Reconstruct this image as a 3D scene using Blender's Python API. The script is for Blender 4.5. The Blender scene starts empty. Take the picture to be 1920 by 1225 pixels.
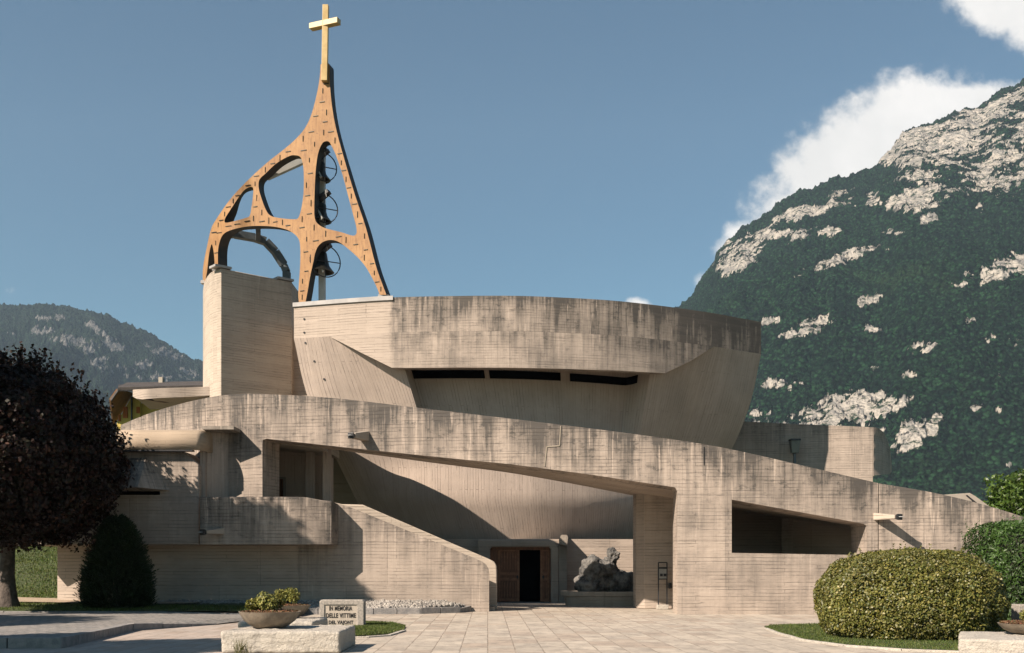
import bpy, bmesh, math, random
import numpy as np
from mathutils import Vector, noise as mnoise
from mathutils.geometry import delaunay_2d_cdt
R = math.radians
rng = np.random.default_rng(7); random.seed(7)
S = bpy.context.scene
COL = S.collection
F, H0, CX, EYE = 2000.0, 1060.0, 960.0, 1.6      # focal length and horizon of the 1920 px wide photograph

# ------------------------------------------------------------------ camera, sky, sun, exposure
cam = bpy.data.cameras.new('camera'); camo = bpy.data.objects.new('camera', cam); COL.objects.link(camo)
camo.location = (0, 0, EYE); camo.rotation_euler = (R(90), 0, 0)
cam.sensor_width = 36; cam.lens = 36*F/1920; cam.shift_y = (H0-612.5)/1920
cam.clip_start = .1; cam.clip_end = 20000
S.camera = camo
SUN_AZ, SUN_EL = 50, 37        # light arrives from behind the camera's left
AZ, EL = R(SUN_AZ), R(SUN_EL)
sdir = Vector((math.sin(AZ)*math.cos(EL), math.cos(AZ)*math.cos(EL), -math.sin(EL)))
sun = bpy.data.lights.new('sun', 'SUN'); suno = bpy.data.objects.new('sun', sun); COL.objects.link(suno)
suno.rotation_euler = sdir.to_track_quat('-Z', 'Y').to_euler(); suno.location = (-40, -40, 60)
sun.energy = 5.0; sun.angle = R(.53); sun.color = (1, .85, .715)
S.view_settings.view_transform = 'Standard'; S.view_settings.look = 'None'
S.view_settings.exposure = 1.05; S.view_settings.gamma = 1

class NT:
    """tiny node helper"""
    def __init__(s, tree): s.t = tree; s.L = tree.links
    def n(s, typ, ins=None, **kw):
        nd = s.t.nodes.new(typ)
        for k, v in kw.items(): setattr(nd, k, v)
        for k, v in (ins or {}).items(): s.set(nd.inputs[k], v)
        return nd
    def set(s, sock, v):
        if isinstance(v, bpy.types.NodeSocket): s.L.new(v, sock)
        else:
            if isinstance(v, tuple) and len(v) == 3 and sock.type == 'RGBA': v = v+(1,)
            sock.default_value = v
    def m(s, op, a, b=0.0, c=None, clamp=False):
        nd = s.t.nodes.new('ShaderNodeMath'); nd.operation = op; nd.use_clamp = clamp
        s.set(nd.inputs[0], a); s.set(nd.inputs[1], b)
        if c is not None: s.set(nd.inputs[2], c)
        return nd.outputs[0]
    def mix(s, f, a, b, mode='MIX'):
        nd = s.t.nodes.new('ShaderNodeMix'); nd.data_type = 'RGBA'; nd.blend_type = mode
        s.set(nd.inputs['Factor'], f); s.set(nd.inputs[6], a); s.set(nd.inputs[7], b)
        return nd.outputs[2]
    def noise(s, vec, scale, detail=3, rough=.55, dist=0.0):
        return s.n('ShaderNodeTexNoise', {'Vector': vec, 'Scale': scale, 'Detail': detail, 'Roughness': rough, 'Distortion': dist}).outputs[0]
    def ramp(s, v, a, b, lo=0.0, hi=1.0):
        nd = s.t.nodes.new('ShaderNodeMapRange'); nd.interpolation_type = 'SMOOTHSTEP'
        for i, x in enumerate((v, a, b, lo, hi)): s.set(nd.inputs[i], x)
        return nd.outputs[0]
    def xyz(s, x, y, z=0.0): return s.n('ShaderNodeCombineXYZ', {0: x, 1: y, 2: z}).outputs[0]

# world: Nishita sky, with clouds laid out in sky directions
W_ = bpy.data.worlds.new('World'); S.world = W_; W_.use_nodes = True
nt = NT(W_.node_tree); W_.node_tree.nodes.clear()
sky = nt.n('ShaderNodeTexSky', sky_type='NISHITA', sun_disc=False, sun_elevation=EL, sun_rotation=R(180+SUN_AZ),
           altitude=450, air_density=1.2, dust_density=1.1, ozone_density=1.0)
tc = nt.n('ShaderNodeTexCoord').outputs['Generated']
sp = nt.n('ShaderNodeSeparateXYZ', {0: tc})
yy = nt.m('MAXIMUM', sp.outputs[1], .05)
sx = nt.m('DIVIDE', sp.outputs[0], yy); sz = nt.m('DIVIDE', sp.outputs[2], yy)    # slopes of the direction: azimuth-like, elevation-like
dv = nt.xyz(sx, sz)
wn = nt.noise(dv, 9, 8, .62); wn2 = nt.noise(dv, 38, 6, .6)
wob = nt.m('ADD', nt.m('MULTIPLY', nt.m('SUBTRACT', wn, .5), 1.9), nt.m('MULTIPLY', nt.m('SUBTRACT', wn2, .5), 1.1))
def sl(px, py): return (px-CX)/F, (H0-py)/F
mask = None
for (px, py, rx, ry, ang, w) in [(1660, 330, 255, 165, 20, 1.25), (1560, 310, 140, 95, 25, 1.15), (1530, 420, 150, 110, 38, 1.2), (1790, 215, 200, 60, 10, 1), (1385, 460, 95, 60, 48, .55), (1330, 520, 60, 60, 40, .25),
                              (1985, 30, 200, 105, -38, 1.1), (1900, 0, 130, 80, 0, 1), (1200, 572, 44, 22, -10, .42), (22, 545, 36, 36, 60, -.12), (2500, 300, 300, 80, 5, .8), (-900, 330, 350, 70, 0, .8)]:
    cx, cz = sl(px, py); a = R(ang)
    dx = nt.m('SUBTRACT', sx, cx); dz = nt.m('SUBTRACT', sz, cz)
    u = nt.m('DIVIDE', nt.m('ADD', nt.m('MULTIPLY', dx, math.cos(a)), nt.m('MULTIPLY', dz, math.sin(a))), rx/F)
    v = nt.m('DIVIDE', nt.m('SUBTRACT', nt.m('MULTIPLY', dz, math.cos(a)), nt.m('MULTIPLY', dx, math.sin(a))), ry/F)
    r = nt.m('SUBTRACT', w, nt.m('ADD', nt.m('MULTIPLY', u, u), nt.m('MULTIPLY', v, v)))
    mask = r if mask is None else nt.m('MAXIMUM', mask, r)
mask = nt.ramp(nt.m('ADD', mask, wob), .0, .62)
mask = nt.m('MULTIPLY', mask, nt.m('GREATER_THAN', sp.outputs[1], .06))
skyc = nt.mix(1.0, sky.outputs[0], (.44, .675, .75), 'MULTIPLY')
hg = nt.m('ADD', 1.0, nt.m('MULTIPLY', nt.m('POWER', 2.718, nt.m('MULTIPLY', nt.m('MAXIMUM', sp.outputs[2], 0), -5.0)), .80))
skyc = nt.mix(1.0, skyc, nt.xyz(nt.m('MULTIPLY', hg, nt.m('ADD', nt.m('MULTIPLY', hg, .3), .7)), hg, nt.m('ADD', nt.m('MULTIPLY', hg, .8), .2)), 'MULTIPLY')
ccol = nt.mix(nt.ramp(wn, .3, .7), (9.6, 9.2, 8.7), (11.3, 10.7, 10.1))
bg = nt.n('ShaderNodeBackground', {'Color': nt.mix(nt.m('MULTIPLY', mask, .97), skyc, ccol), 'Strength': .050})
nt.L.new(bg.outputs[0], nt.n('ShaderNodeOutputWorld').inputs[0])

# ------------------------------------------------------------------ materials
def mat(name, rough=.85):
    m = bpy.data.materials.new(name); m.use_nodes = True
    t = m.node_tree; t.nodes.clear(); q = NT(t)
    out = q.n('ShaderNodeOutputMaterial'); p = q.n('ShaderNodeBsdfPrincipled')
    p.inputs['Roughness'].default_value = rough; t.links.new(p.outputs[0], out.inputs[0])
    return m, q, p
def bump(q, p, h, dist=.02, strength=1.0):
    b = q.n('ShaderNodeBump', {'Height': h, 'Distance': dist, 'Strength': strength}); q.L.new(b.outputs[0], p.inputs['Normal'])
def concrete(name, vert=False, light=(.50, .425, .35), dark=(.10, .09, .08), dirt=1.0, streak=1.0, lines=1.0, board=.115, sealed=None, tfall=.5):
    light = tuple(c*k for c, k in zip(light, (.81, .79, .79))); dark = tuple(c*.62 for c in dark)
    m, q, p = mat(name, .88)
    uv = q.n('ShaderNodeUVMap', uv_map='uv').outputs[0]
    s = q.n('ShaderNodeSeparateXYZ', {0: uv}); u, v = s.outputs[0], s.outputs[1]
    td = q.n('ShaderNodeAttribute', attribute_name='topd').outputs['Fac']
    a, b = (v, u) if vert else (u, v)
    bv = q.xyz(a, b)
    wv = q.noise(bv, .8, 3); bw = q.m('ADD', b, q.m('MULTIPLY', q.m('SUBTRACT', wv, .5), .05))
    br = q.n('ShaderNodeTexBrick', {'Vector': q.xyz(a, bw), 'Color1': (0, 0, 0), 'Color2': (1, 1, 1), 'Mortar': (.5, .5, .5), 'Scale': 1.0,
             'Mortar Size': .007, 'Mortar Smooth': .25, 'Bias': 0.0, 'Brick Width': 2.9, 'Row Height': board}, offset=.37, offset_frequency=2)
    row = q.n('ShaderNodeRGBToBW', {0: br.outputs[0]}).outputs[0]; mor = br.outputs[1]
    # joints that show only here and there
    patch = q.ramp(q.noise(q.xyz(q.m('MULTIPLY', a, .55), q.m('MULTIPLY', b, 3.2)), 1, 4, .7), .42, .62)
    joint = q.m('MULTIPLY', mor, q.m('ADD', q.m('MULTIPLY', patch, .95), .05))
    grain = q.noise(q.xyz(q.m('MULTIPLY', a, 1.2), q.m('MULTIPLY', b, 26)), 1, 5, .7)
    dash = q.ramp(q.noise(q.xyz(q.m('MULTIPLY', a, 1.5), q.m('MULTIPLY', b, 17)), 1, 3, .62), .66, .76)
    blotch = q.noise(uv, .55, 6, .62); fine = q.noise(uv, 14, 5, .7); med = q.noise(q.xyz(q.m('MULTIPLY', u, .6), v), 4.5, 6, .75)
    stv = q.noise(q.xyz(q.m('MULTIPLY', u, 5.5), q.m('MULTIPLY', v, .28)), 1, 5, .72)
    stv2 = q.noise(q.xyz(q.m('MULTIPLY', u, 1.3), q.m('MULTIPLY', v, .12)), 1, 4, .6)
    topm = q.m('POWER', 2.718, q.m('MULTIPLY', td, -tfall))
    topn = q.m('POWER', 2.718, q.m('MULTIPLY', td, -2.6))
    st = q.m('MULTIPLY', q.ramp(stv, .36, .70), q.m('MULTIPLY', topm, streak*.62))
    d = q.m('ADD', q.m('MULTIPLY', q.ramp(blotch, .36, .70), .30*dirt), st)
    d = q.m('ADD', d, q.m('MULTIPLY', q.ramp(stv2, .45, .62), q.m('MULTIPLY', topm, .34*dirt)))
    d = q.m('ADD', d, q.m('MULTIPLY', q.ramp(med, .5, .72), q.m('MULTIPLY', q.m('ADD', topm, .25), .34*dirt)))
    d = q.m('ADD', d, q.m('MULTIPLY', topn, .24*dirt))
    # pale runs where rain has washed the face
    pale = q.m('MULTIPLY', q.ramp(q.noise(q.xyz(q.m('MULTIPLY', u, 9), q.m('MULTIPLY', v, .5), 3.3), 1, 3, .6), .60, .70), q.m('MULTIPLY', topm, .5*dirt))
    d = q.m('SUBTRACT', d, pale, clamp=True)
    if sealed:        # a stretch under a metal coping that kept its face clean
        geo = q.n('ShaderNodeNewGeometry').outputs['Position']
        px = q.n('ShaderNodeSeparateXYZ', {0: geo}).outputs[0]
        edge = q.m('ADD', px, q.m('MULTIPLY', q.m('SUBTRACT', q.noise(uv, 2.5, 4), .5), .5))
        k = q.ramp(edge, sealed-.12, sealed+.12, .12, 1.0)
        far = q.ramp(px, 2.5, 10.5, 0, .5)
        d = q.m('ADD', q.m('MULTIPLY', d, k), q.m('MULTIPLY', q.m('MULTIPLY', far, q.ramp(stv2, .3, .6, .4, 1.2)), q.ramp(td, 3.2, 1.0)), clamp=True)
    col = q.mix(d, light, dark)
    if not vert:      # pour lifts: tone shifts from panel to panel and a thin seam between them
        pj = q.n('ShaderNodeTexBrick', {'Vector': q.xyz(u, q.m('ADD', bw, .6)), 'Color1': (0, 0, 0), 'Color2': (1, 1, 1), 'Mortar': (.5, .5, .5), 'Scale': 1.0, 'Mortar Size': .014, 'Mortar Smooth': .4, 'Bias': 0.0, 'Brick Width': 4.3, 'Row Height': 1.49}, offset=.33, offset_frequency=3)
        pr_ = q.n('ShaderNodeRGBToBW', {0: pj.outputs[0]}).outputs[0]
        col = q.mix(q.m('MULTIPLY', pr_, .11), col, dark); col = q.mix(q.m('MULTIPLY', pj.outputs[1], q.ramp(med, .35, .6, .1, .5)), col, (.045, .04, .035))
    col = q.mix(q.m('MULTIPLY', q.ramp(row, 0, 1), .13), col, (.20, .165, .13))
    col = q.mix(q.m('MULTIPLY', q.m('SUBTRACT', grain, .45, clamp=True), .40*lines), col, (.12, .10, .085))
    col = q.mix(q.m('MULTIPLY', joint, .45*lines), col, (.035, .03, .027))
    col = q.mix(q.m('MULTIPLY', dash, .40*lines), col, (.05, .043, .036))
    col = q.mix(q.m('MULTIPLY', q.ramp(fine, .62, .8), .35), col, (.10, .085, .07))
    q.L.new(col, p.inputs['Base Color'])
    h = q.m('ADD', q.m('MULTIPLY', row, .55), q.m('ADD', q.m('MULTIPLY', grain, .45), q.m('MULTIPLY', fine, .4)))
    h = q.m('SUBTRACT', h, q.m('ADD', q.m('MULTIPLY', joint, 1.2), q.m('MULTIPLY', dash, .6)))
    bump(q, p, h, .016, .8)
    return m
CONC = concrete('board_marked_concrete', streak=.55, dirt=.85, lines=1.25)
CONC_R = concrete('weathered_board_concrete', dirt=1.5, streak=1.0, lines=1.45, tfall=.34)
CONC_V = concrete('vertical_board_concrete', vert=True, light=(.50, .42, .35), dirt=.6, streak=.5, lines=1.35, board=.13)
CONC_D = concrete('drum_rim_concrete', dirt=1.45, streak=1.3, tfall=.38, sealed=-5.15, lines=.9)
CONC_T = concrete('tower_concrete', dirt=.5, streak=.3, lines=1.7, light=(.54, .47, .38))
CONC_G = concrete('grey_smooth_concrete', dirt=.8, streak=.4, lines=.2, light=(.42, .375, .31))

def noisy(name, c1, c2, scale, rough=.85, b=0.0, bscale=None, detail=6, metal=0.0, coord='Object', lo=.35, hi=.65, spec=None):
    c1, c2 = tuple(c*.78 for c in c1), tuple(c*.78 for c in c2)
    m, q, p = mat(name, rough)
    o = q.n('ShaderNodeTexCoord').outputs[coord]
    n = q.noise(o, scale, detail, .65)
    q.L.new(q.mix(q.ramp(n, lo, hi), c1, c2), p.inputs['Base Color']); p.inputs['Metallic'].default_value = metal
    if spec is not None: p.inputs['Specular IOR Level'].default_value = spec
    if b: bump(q, p, q.noise(o, bscale or scale*3, 6, .7), b)
    return m
def leafmat(name, cols, rough=.55, trans=.0, nscale=1.2, spec=.4):
    cols = [tuple(v*.85 for v in c) for c in cols]
    m, q, p = mat(name, rough)
    g = q.n('ShaderNodeNewGeometry').outputs['Random Per Island']
    cr = q.n('ShaderNodeValToRGB', {0: g}); e = cr.color_ramp.elements
    e[0].color = cols[0]+(1,); e[1].color = cols[-1]+(1,)
    for i, c in enumerate(cols[1:-1]): x = e.new((i+1)/(len(cols)-1)); x.color = c+(1,)
    o = q.n('ShaderNodeTexCoord').outputs['Object']
    k = q.ramp(q.noise(o, nscale, 3), .3, .7, .72, 1.2)
    q.L.new(q.mix(1.0, cr.outputs[0], q.xyz(k, k, k), 'MULTIPLY'), p.inputs['Base Color'])
    p.inputs['Specular IOR Level'].default_value = spec
    if trans:
        t = q.n('ShaderNodeBsdfTranslucent', {'Color': cr.outputs[0]}); mx = q.n('ShaderNodeMixShader', {0: trans, 1: p.outputs[0], 2: t.outputs[0]})
        out = [n for n in m.node_tree.nodes if n.type == 'OUTPUT_MATERIAL'][0]; q.L.new(mx.outputs[0], out.inputs[0])
    return m
STEEL = noisy('grey_painted_steel', (.055, .07, .08), (.10, .115, .12), 2, .5)
STEELP = noisy('pale_painted_steel', (.42, .42, .38), (.50, .49, .44), 2, .5)
IRON = noisy('black_iron', (.012, .013, .015), (.03, .03, .032), 5, .5)
BRONZE = noisy('dark_bronze', (.025, .024, .02), (.06, .055, .04), 4, .4, metal=.6)
COPING = noisy('grey_metal_coping', (.30, .29, .28), (.42, .40, .38), 1.2, .5)
GOLD = noisy('gilded_cross', (.50, .34, .13), (.60, .44, .20), 3, .45)
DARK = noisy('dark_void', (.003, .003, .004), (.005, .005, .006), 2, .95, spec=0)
# timber
m, q, p = mat('weathered_larch', .7); uv = q.n('ShaderNodeUVMap', uv_map='uv').outputs[0]
s_ = q.n('ShaderNodeSeparateXYZ', {0: uv})
n1 = q.noise(uv, .9, 6, .65); n2 = q.noise(q.xyz(q.m('MULTIPLY', s_.outputs[0], 9), q.m('MULTIPLY', s_.outputs[1], 1.2)), 1, 5, .7); n3 = q.noise(uv, 6, 5, .7)
c = q.mix(q.ramp(n1, .3, .7), (.245, .125, .045), (.32, .178, .07)); c = q.mix(q.m('MULTIPLY', q.ramp(n2, .46, .72), .6), c, (.11, .05, .02))
c = q.mix(q.m('MULTIPLY', q.ramp(n3, .54, .72), .65), c, (.12, .055, .028)); q.L.new(c, p.inputs['Base Color']); bump(q, p, n2, .01); TIMBER = m
m, q, p = mat('carved_door_wood', .6); uv = q.n('ShaderNodeTexCoord').outputs['Object']; s_ = q.n('ShaderNodeSeparateXYZ', {0: uv})
n2 = q.noise(q.xyz(q.m('MULTIPLY', s_.outputs[0], 22), q.m('MULTIPLY', s_.outputs[2], 2)), 1, 5, .7)
q.L.new(q.mix(q.ramp(n2, .35, .7), (.20, .08, .035), (.085, .034, .015)), p.inputs['Base Color']); bump(q, p, n2, .008); DOOR = m
DOORL = noisy('carved_door_relief', (.36, .165, .08), (.24, .105, .05), 6, .6)
# paving
def paving(name, w, l, c1, c2, mort, rot, msize=.012, blot=.5, tint=(.34, .26, .20)):
    c1, c2, tint = [tuple(v*.86 for v in c) for c in (c1, c2, tint)]
    m, q, p = mat(name, .9)
    g = q.n('ShaderNodeNewGeometry').outputs['Position']
    mp = q.n('ShaderNodeMapping', {'Vector': g, 'Rotation': (0, 0, R(rot))}).outputs[0]
    s = q.n('ShaderNodeSeparateXYZ', {0: mp})
    wob = q.m('MULTIPLY', q.m('SUBTRACT', q.noise(mp, 2.2, 2), .5), .03)
    br = q.n('ShaderNodeTexBrick', {'Vector': q.xyz(s.outputs[0], q.m('ADD', s.outputs[1], wob)), 'Color1': (0, 0, 0), 'Color2': (1, 1, 1), 'Mortar': (.5, .5, .5), 'Scale': 1.0,
             'Mortar Size': msize, 'Mortar Smooth': .15, 'Bias': 0.0, 'Brick Width': l, 'Row Height': w}, offset=.41, offset_frequency=2, squash=.7, squash_frequency=3)
    k = q.n('ShaderNodeRGBToBW', {0: br.outputs[0]}).outputs[0]
    c = q.mix(q.ramp(k, 0, 1), c1, c2); c = q.mix(q.ramp(q.m('FRACT', q.m('MULTIPLY', k, 7.3)), .55, .95, 0, .55), c, tint)
    sk = q.noise(q.xyz(q.m('MULTIPLY', k, 60), q.m('MULTIPLY', s.outputs[0], 1.7), q.m('MULTIPLY', s.outputs[1], 3)), 1, 5, .7)
    c = q.mix(q.ramp(sk, .40, .72, 0, blot*1.15), c, (.13, .12, .105))
    c = q.mix(q.ramp(q.noise(g, .45, 5, .7), .42, .68, 0, .5*blot), c, (.15, .135, .11))
    c = q.mix(q.ramp(q.noise(g, 9, 5, .7), .55, .8, 0, .4), c, (.12, .105, .09))
    mm = q.m('MULTIPLY', br.outputs[1], q.ramp(q.noise(g, 1.3, 4, .7), .35, .6, .35, 1))
    q.L.new(q.mix(q.m('MULTIPLY', mm, .85), c, mort), p.inputs['Base Color'])
    bump(q, p, q.m('SUBTRACT', q.m('ADD', q.m('MULTIPLY', k, .3), q.m('MULTIPLY', q.noise(g, 9, 5, .7), .8)), q.m('MULTIPLY', mm, .8)), .02, .7)
    return m
PAVE = paving('stone_paving', .52, 1.15, (.50, .435, .355), (.43, .375, .31), (.16, .13, .10), 88.7)
PAVE_PINK = paving('pink_paving', .36, .7, (.45, .375, .32), (.39, .335, .29), (.17, .13, .10), 88.7, .01, .3)
COBBLE = paving('grey_cobbles', .17, .26, (.33, .30, .27), (.25, .24, .225), (.07, .07, .07), 14, .018, .6, tint=(.20, .20, .20))
STONE = noisy('rough_hewn_white_stone', (.60, .55, .47), (.48, .44, .38), 9, .92, .05, 22)
STONE_G = noisy('grey_granite_kerb', (.33, .31, .29), (.22, .215, .21), 6, .9, .02, 30)
STELE = noisy('bush_hammered_stele_stone', (.43, .385, .33), (.27, .25, .22), 22, .9, .012, 60)
BOULDER = noisy('limestone_boulder', (.30, .285, .26), (.07, .072, .072), 2.6, .92, .2, 6)
GRASSM = leafmat('grass_blades', [(.045, .09, .012), (.085, .14, .02), (.16, .17, .045), (.03, .06, .01)], .6, .25, 1.6)
SOIL = noisy('mossy_soil', (.045, .07, .016), (.075, .085, .03), 3, .95, .05)
SAND = noisy('beige_gravel_path', (.46, .36, .25), (.37, .29, .20), 2, .95, .02, 30)
PEBM = leafmat('white_pebbles', [(.42, .39, .34), (.26, .245, .225), (.34, .31, .27), (.15, .14, .13)], .8)

# ------------------------------------------------------------------ mesh helpers
def smoothstep(x): x = np.clip(x, 0, 1); return x*x*(3-2*x)
def lin(col): return col
def tag(o, label=None, cat=None, group=None, kind=None):
    for k, v in (('label', label), ('category', cat), ('group', group), ('kind', kind)):
        if v: o[k] = v
    return o
def empty(name, loc, label, cat, group=None):
    o = bpy.data.objects.new(name, None); COL.objects.link(o); o.location = loc; o.empty_display_size = .5
    return tag(o, label, cat, group)
def link(name, me, m=None, parent=None, smooth=False, loc=None):
    o = bpy.data.objects.new(name, me); COL.objects.link(o)
    if m and not me.materials: me.materials.append(m)
    if parent:
        o.parent = parent
        o.matrix_parent_inverse.identity()
        if loc is None: o.location = -Vector(parent_loc(parent))
    if loc is not None: o.location = loc
    if smooth: me.polygons.foreach_set('use_smooth', [True]*len(me.polygons))
    return o
def parent_loc(o):
    v = Vector(o.location)
    while o.parent: o = o.parent; v = v+Vector(o.location)
    return v
def mesh(name, V, Fc, m=None, parent=None, smooth=False, angle=None, bevel=0):
    """V are world coordinates; a child keeps them by an opposite location"""
    V = [tuple(v) for v in V]
    if not parent:                       # put the origin at the base centre
        a = np.array(V); c = Vector(((a[:, 0].min()+a[:, 0].max())/2, (a[:, 1].min()+a[:, 1].max())/2, a[:, 2].min()))
        V = [tuple(Vector(v)-c) for v in V]
    me = bpy.data.meshes.new(name); me.from_pydata(V, [], [tuple(f) for f in Fc]); me.update()
    o = link(name, me, m, parent, smooth, None if parent else c)
    if bevel:
        b = o.modifiers.new('bevel', 'BEVEL'); b.width = bevel; b.segments = 2; b.limit_method = 'ANGLE'; b.angle_limit = R(40)
    if angle: me.set_sharp_from_angle(angle=R(angle))
    return o
def npmesh(name, V, Q, m=None, parent=None, smooth=False, origin=None):
    """fast: V (n,3), Q (k,nv)"""
    V = np.asarray(V, dtype=np.float32)
    if not parent:
        c = np.array(origin if origin is not None else [(V[:, 0].min()+V[:, 0].max())/2, (V[:, 1].min()+V[:, 1].max())/2, V[:, 2].min()], dtype=np.float32); V = V-c
    Q = np.asarray(Q, dtype=np.int32); k, nv = Q.shape
    me = bpy.data.meshes.new(name); me.vertices.add(len(V)); me.vertices.foreach_set('co', V.ravel())
    me.loops.add(k*nv); me.loops.foreach_set('vertex_index', Q.ravel())
    me.polygons.add(k); me.polygons.foreach_set('loop_start', np.arange(0, k*nv, nv, dtype=np.int32)); me.update(calc_edges=True); me.validate()
    if smooth: me.polygons.foreach_set('use_smooth', np.ones(len(me.polygons), dtype=bool))
    return link(name, me, m, parent, False, None if parent else Vector([float(x) for x in c]))
def P(px, py, Y): return Vector(((px-CX)/F*Y, Y, EYE+(H0-py)/F*Y))
def pyz(z, Y): return H0-(z-EYE)*F/Y
def spl(xs, ys):
    xs = np.array(xs, float); ys = np.array(ys, float); d = np.gradient(ys, xs) if len(xs) > 2 else np.full(2, (ys[1]-ys[0])/(xs[1]-xs[0]))
    def f(x):
        x = np.clip(np.asarray(x, float), xs[0], xs[-1]); i = np.clip(np.searchsorted(xs, x)-1, 0, len(xs)-2)
        h = xs[i+1]-xs[i]; t = (x-xs[i])/h
        return (2*t**3-3*t**2+1)*ys[i]+(t**3-2*t**2+t)*h*d[i]+(-2*t**3+3*t**2)*ys[i+1]+(t**3-t**2)*h*d[i+1]
    return f
def cat(pts, n=5, closed=True):
    """Catmull-Rom through the points"""
    p = [np.array(a, float) for a in pts]; N = len(p); out = []
    for i in range(N if closed else N-1):
        p0, p1, p2, p3 = (p[(i-1) % N], p[i], p[(i+1) % N], p[(i+2) % N]) if closed else (p[max(i-1, 0)], p[i], p[i+1], p[min(i+2, N-1)])
        for k in range(n):
            t = k/n; out.append(tuple(.5*((2*p1)+(-p0+p2)*t+(2*p0-5*p1+4*p2-p3)*t*t+(-p0+3*p1-3*p2+p3)*t**3)))
    if not closed: out.append(tuple(p[-1]))
    return out
def resample(poly, step):
    out = []
    for i, a in enumerate(poly):
        b = poly[(i+1) % len(poly)]; L = math.hypot(b[0]-a[0], b[1]-a[1]); n = max(1, int(math.ceil(L/step)))
        for k in range(n): out.append((a[0]+(b[0]-a[0])*k/n, a[1]+(b[1]-a[1])*k/n))
    return out
def inside(px, py, loops):
    c = np.zeros(len(px), bool)
    for lp in loops:
        n = len(lp)
        for i in range(n):
            x1, y1 = lp[i]; x2, y2 = lp[(i+1) % n]
            if y1 == y2: continue
            c ^= ((y1 > py) != (y2 > py)) & (px < (x2-x1)*(py-y1)/(y2-y1)+x1)
    return c
def plate(name, outer, holes, Yf, th, m, parent, step=10, gx=None, ztop=None, bevel=.03, side=None, smooth=True):
    """A wall standing on a plan curve Yf(px), with the outline and openings given by their corners; real thickness th (m, away from the camera)."""
    if not callable(Yf): yv = float(Yf); Yf = lambda x: np.full(np.shape(x), yv)
    loops = [resample(l, step) for l in [outer]+list(holes)]
    V = []; E = []
    for l in loops:
        b = len(V); V += l; E += [(b+i, b+(i+1) % len(l)) for i in range(len(l))]
    xs = [v[0] for v in loops[0]]; ys = [v[1] for v in loops[0]]
    gx = gx or step*2
    GX, GY = np.meshgrid(np.arange(min(xs)+gx/2, max(xs), gx), np.arange(min(ys)+gx, max(ys), gx*2.5)); GX, GY = GX.ravel(), GY.ravel()
    ok = inside(GX, GY, loops)
    GX, GY = GX[ok], GY[ok]
    bnd = np.array(V)
    for x, y in zip(GX, GY):
        if np.min((bnd[:, 0]-x)**2+(bnd[:, 1]-y)**2) > (step*.5)**2: V.append((x, y))
    r = delaunay_2d_cdt([Vector(v) for v in V], E, [], 0, 1e-4)
    vv = np.array([tuple(v) for v in r[0]]); tri = np.array([f for f in r[2] if len(f) == 3])
    cen = vv[tri].mean(axis=1); tri = tri[inside(cen[:, 0], cen[:, 1], loops)]
    px, py = vv[:, 0], vv[:, 1]; Y = Yf(px); X = (px-CX)/F*Y; Z = EYE+(H0-py)/F*Y
    e = 2.0; Y1, Y0 = Yf(px+e), Yf(px-e); tx = ((px+e-CX)*Y1-(px-e-CX)*Y0)/F; ty = Y1-Y0; L = np.hypot(tx, ty); nx, ny = -ty/L, tx/L
    T = th(px) if callable(th) else np.full(len(px), float(th))
    front = np.stack([X, Y, Z], 1); back = np.stack([X+nx*T, Y+ny*T, Z], 1)
    g = np.linspace(min(xs)-5, max(xs)+5, 400); GYY = Yf(g); GXX = (g-CX)/F*GYY; arc = np.concatenate([[0], np.cumsum(np.hypot(np.diff(GXX), np.diff(GYY)))])
    U = np.interp(px, g, arc)+GXX[0]
    if ztop is None:
        o = np.array(resample(outer, 3)); tg = np.linspace(min(xs), max(xs), 160)
        tt = np.array([o[np.abs(o[:, 0]-x) < (max(xs)-min(xs))/100+3][:, 1].min() for x in tg]); zt = EYE+(H0-np.interp(px, tg, tt))/F*Y
    else: zt = np.full(len(px), float(ztop))
    td = np.maximum(zt-Z, 0)
    n = len(vv); faces = []; uvs = []
    def ccw(t): a, b, c = vv[t]; return (b[0]-a[0])*(c[1]-a[1])-(b[1]-a[1])*(c[0]-a[0]) > 0
    ec = {}
    for t in tri:
        t = list(map(int, t))
        if ccw(t): t = t[::-1]           # image y grows downwards, so this faces the camera
        faces.append(t); uvs += [(U[i], Z[i]) for i in t]
        faces.append([i+n for i in t[::-1]]); uvs += [(U[i], Z[i]) for i in t[::-1]]
        for k in range(3): ec[(t[k], t[(k+1) % 3])] = 1
    for (a, b) in list(ec):
        if (b, a) not in ec:
            faces.append([b, a, a+n, b+n])
            flat = abs(Z[a]-Z[b]) < .8*math.hypot(X[a]-X[b], Y[a]-Y[b])
            if flat: uvs += [(U[b], 0), (U[a], 0), (U[a], T[a]), (U[b], T[b])]
            else: uvs += [(0, Z[b]), (0, Z[a]), (T[a], Z[a]), (T[b], Z[b])]
    pl = parent_loc(parent) if parent else Vector((0, 0, 0))
    me = bpy.data.meshes.new(name); me.from_pydata([tuple(v) for v in np.vstack([front, back])], [], faces)
    ul = me.uv_layers.new(name='uv'); ul.data.foreach_set('uv', np.array(uvs, dtype=np.float32).ravel())
    at = me.attributes.new('topd', 'FLOAT', 'POINT'); at.data.foreach_set('value', np.concatenate([td, td]).astype(np.float32)); me.update()
    o = link(name, me, m, parent, smooth)
    if smooth: me.set_sharp_from_angle(angle=R(35))
    if side: me.materials.append(side); me.polygons.foreach_set('material_index', [1 if len(f) == 4 else 0 for f in faces])
    if bevel:
        b = o.modifiers.new('bevel', 'BEVEL'); b.width = bevel; b.segments = 2; b.limit_method = 'ANGLE'; b.angle_limit = R(50); b.use_clamp_overlap = True
    return o
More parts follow.
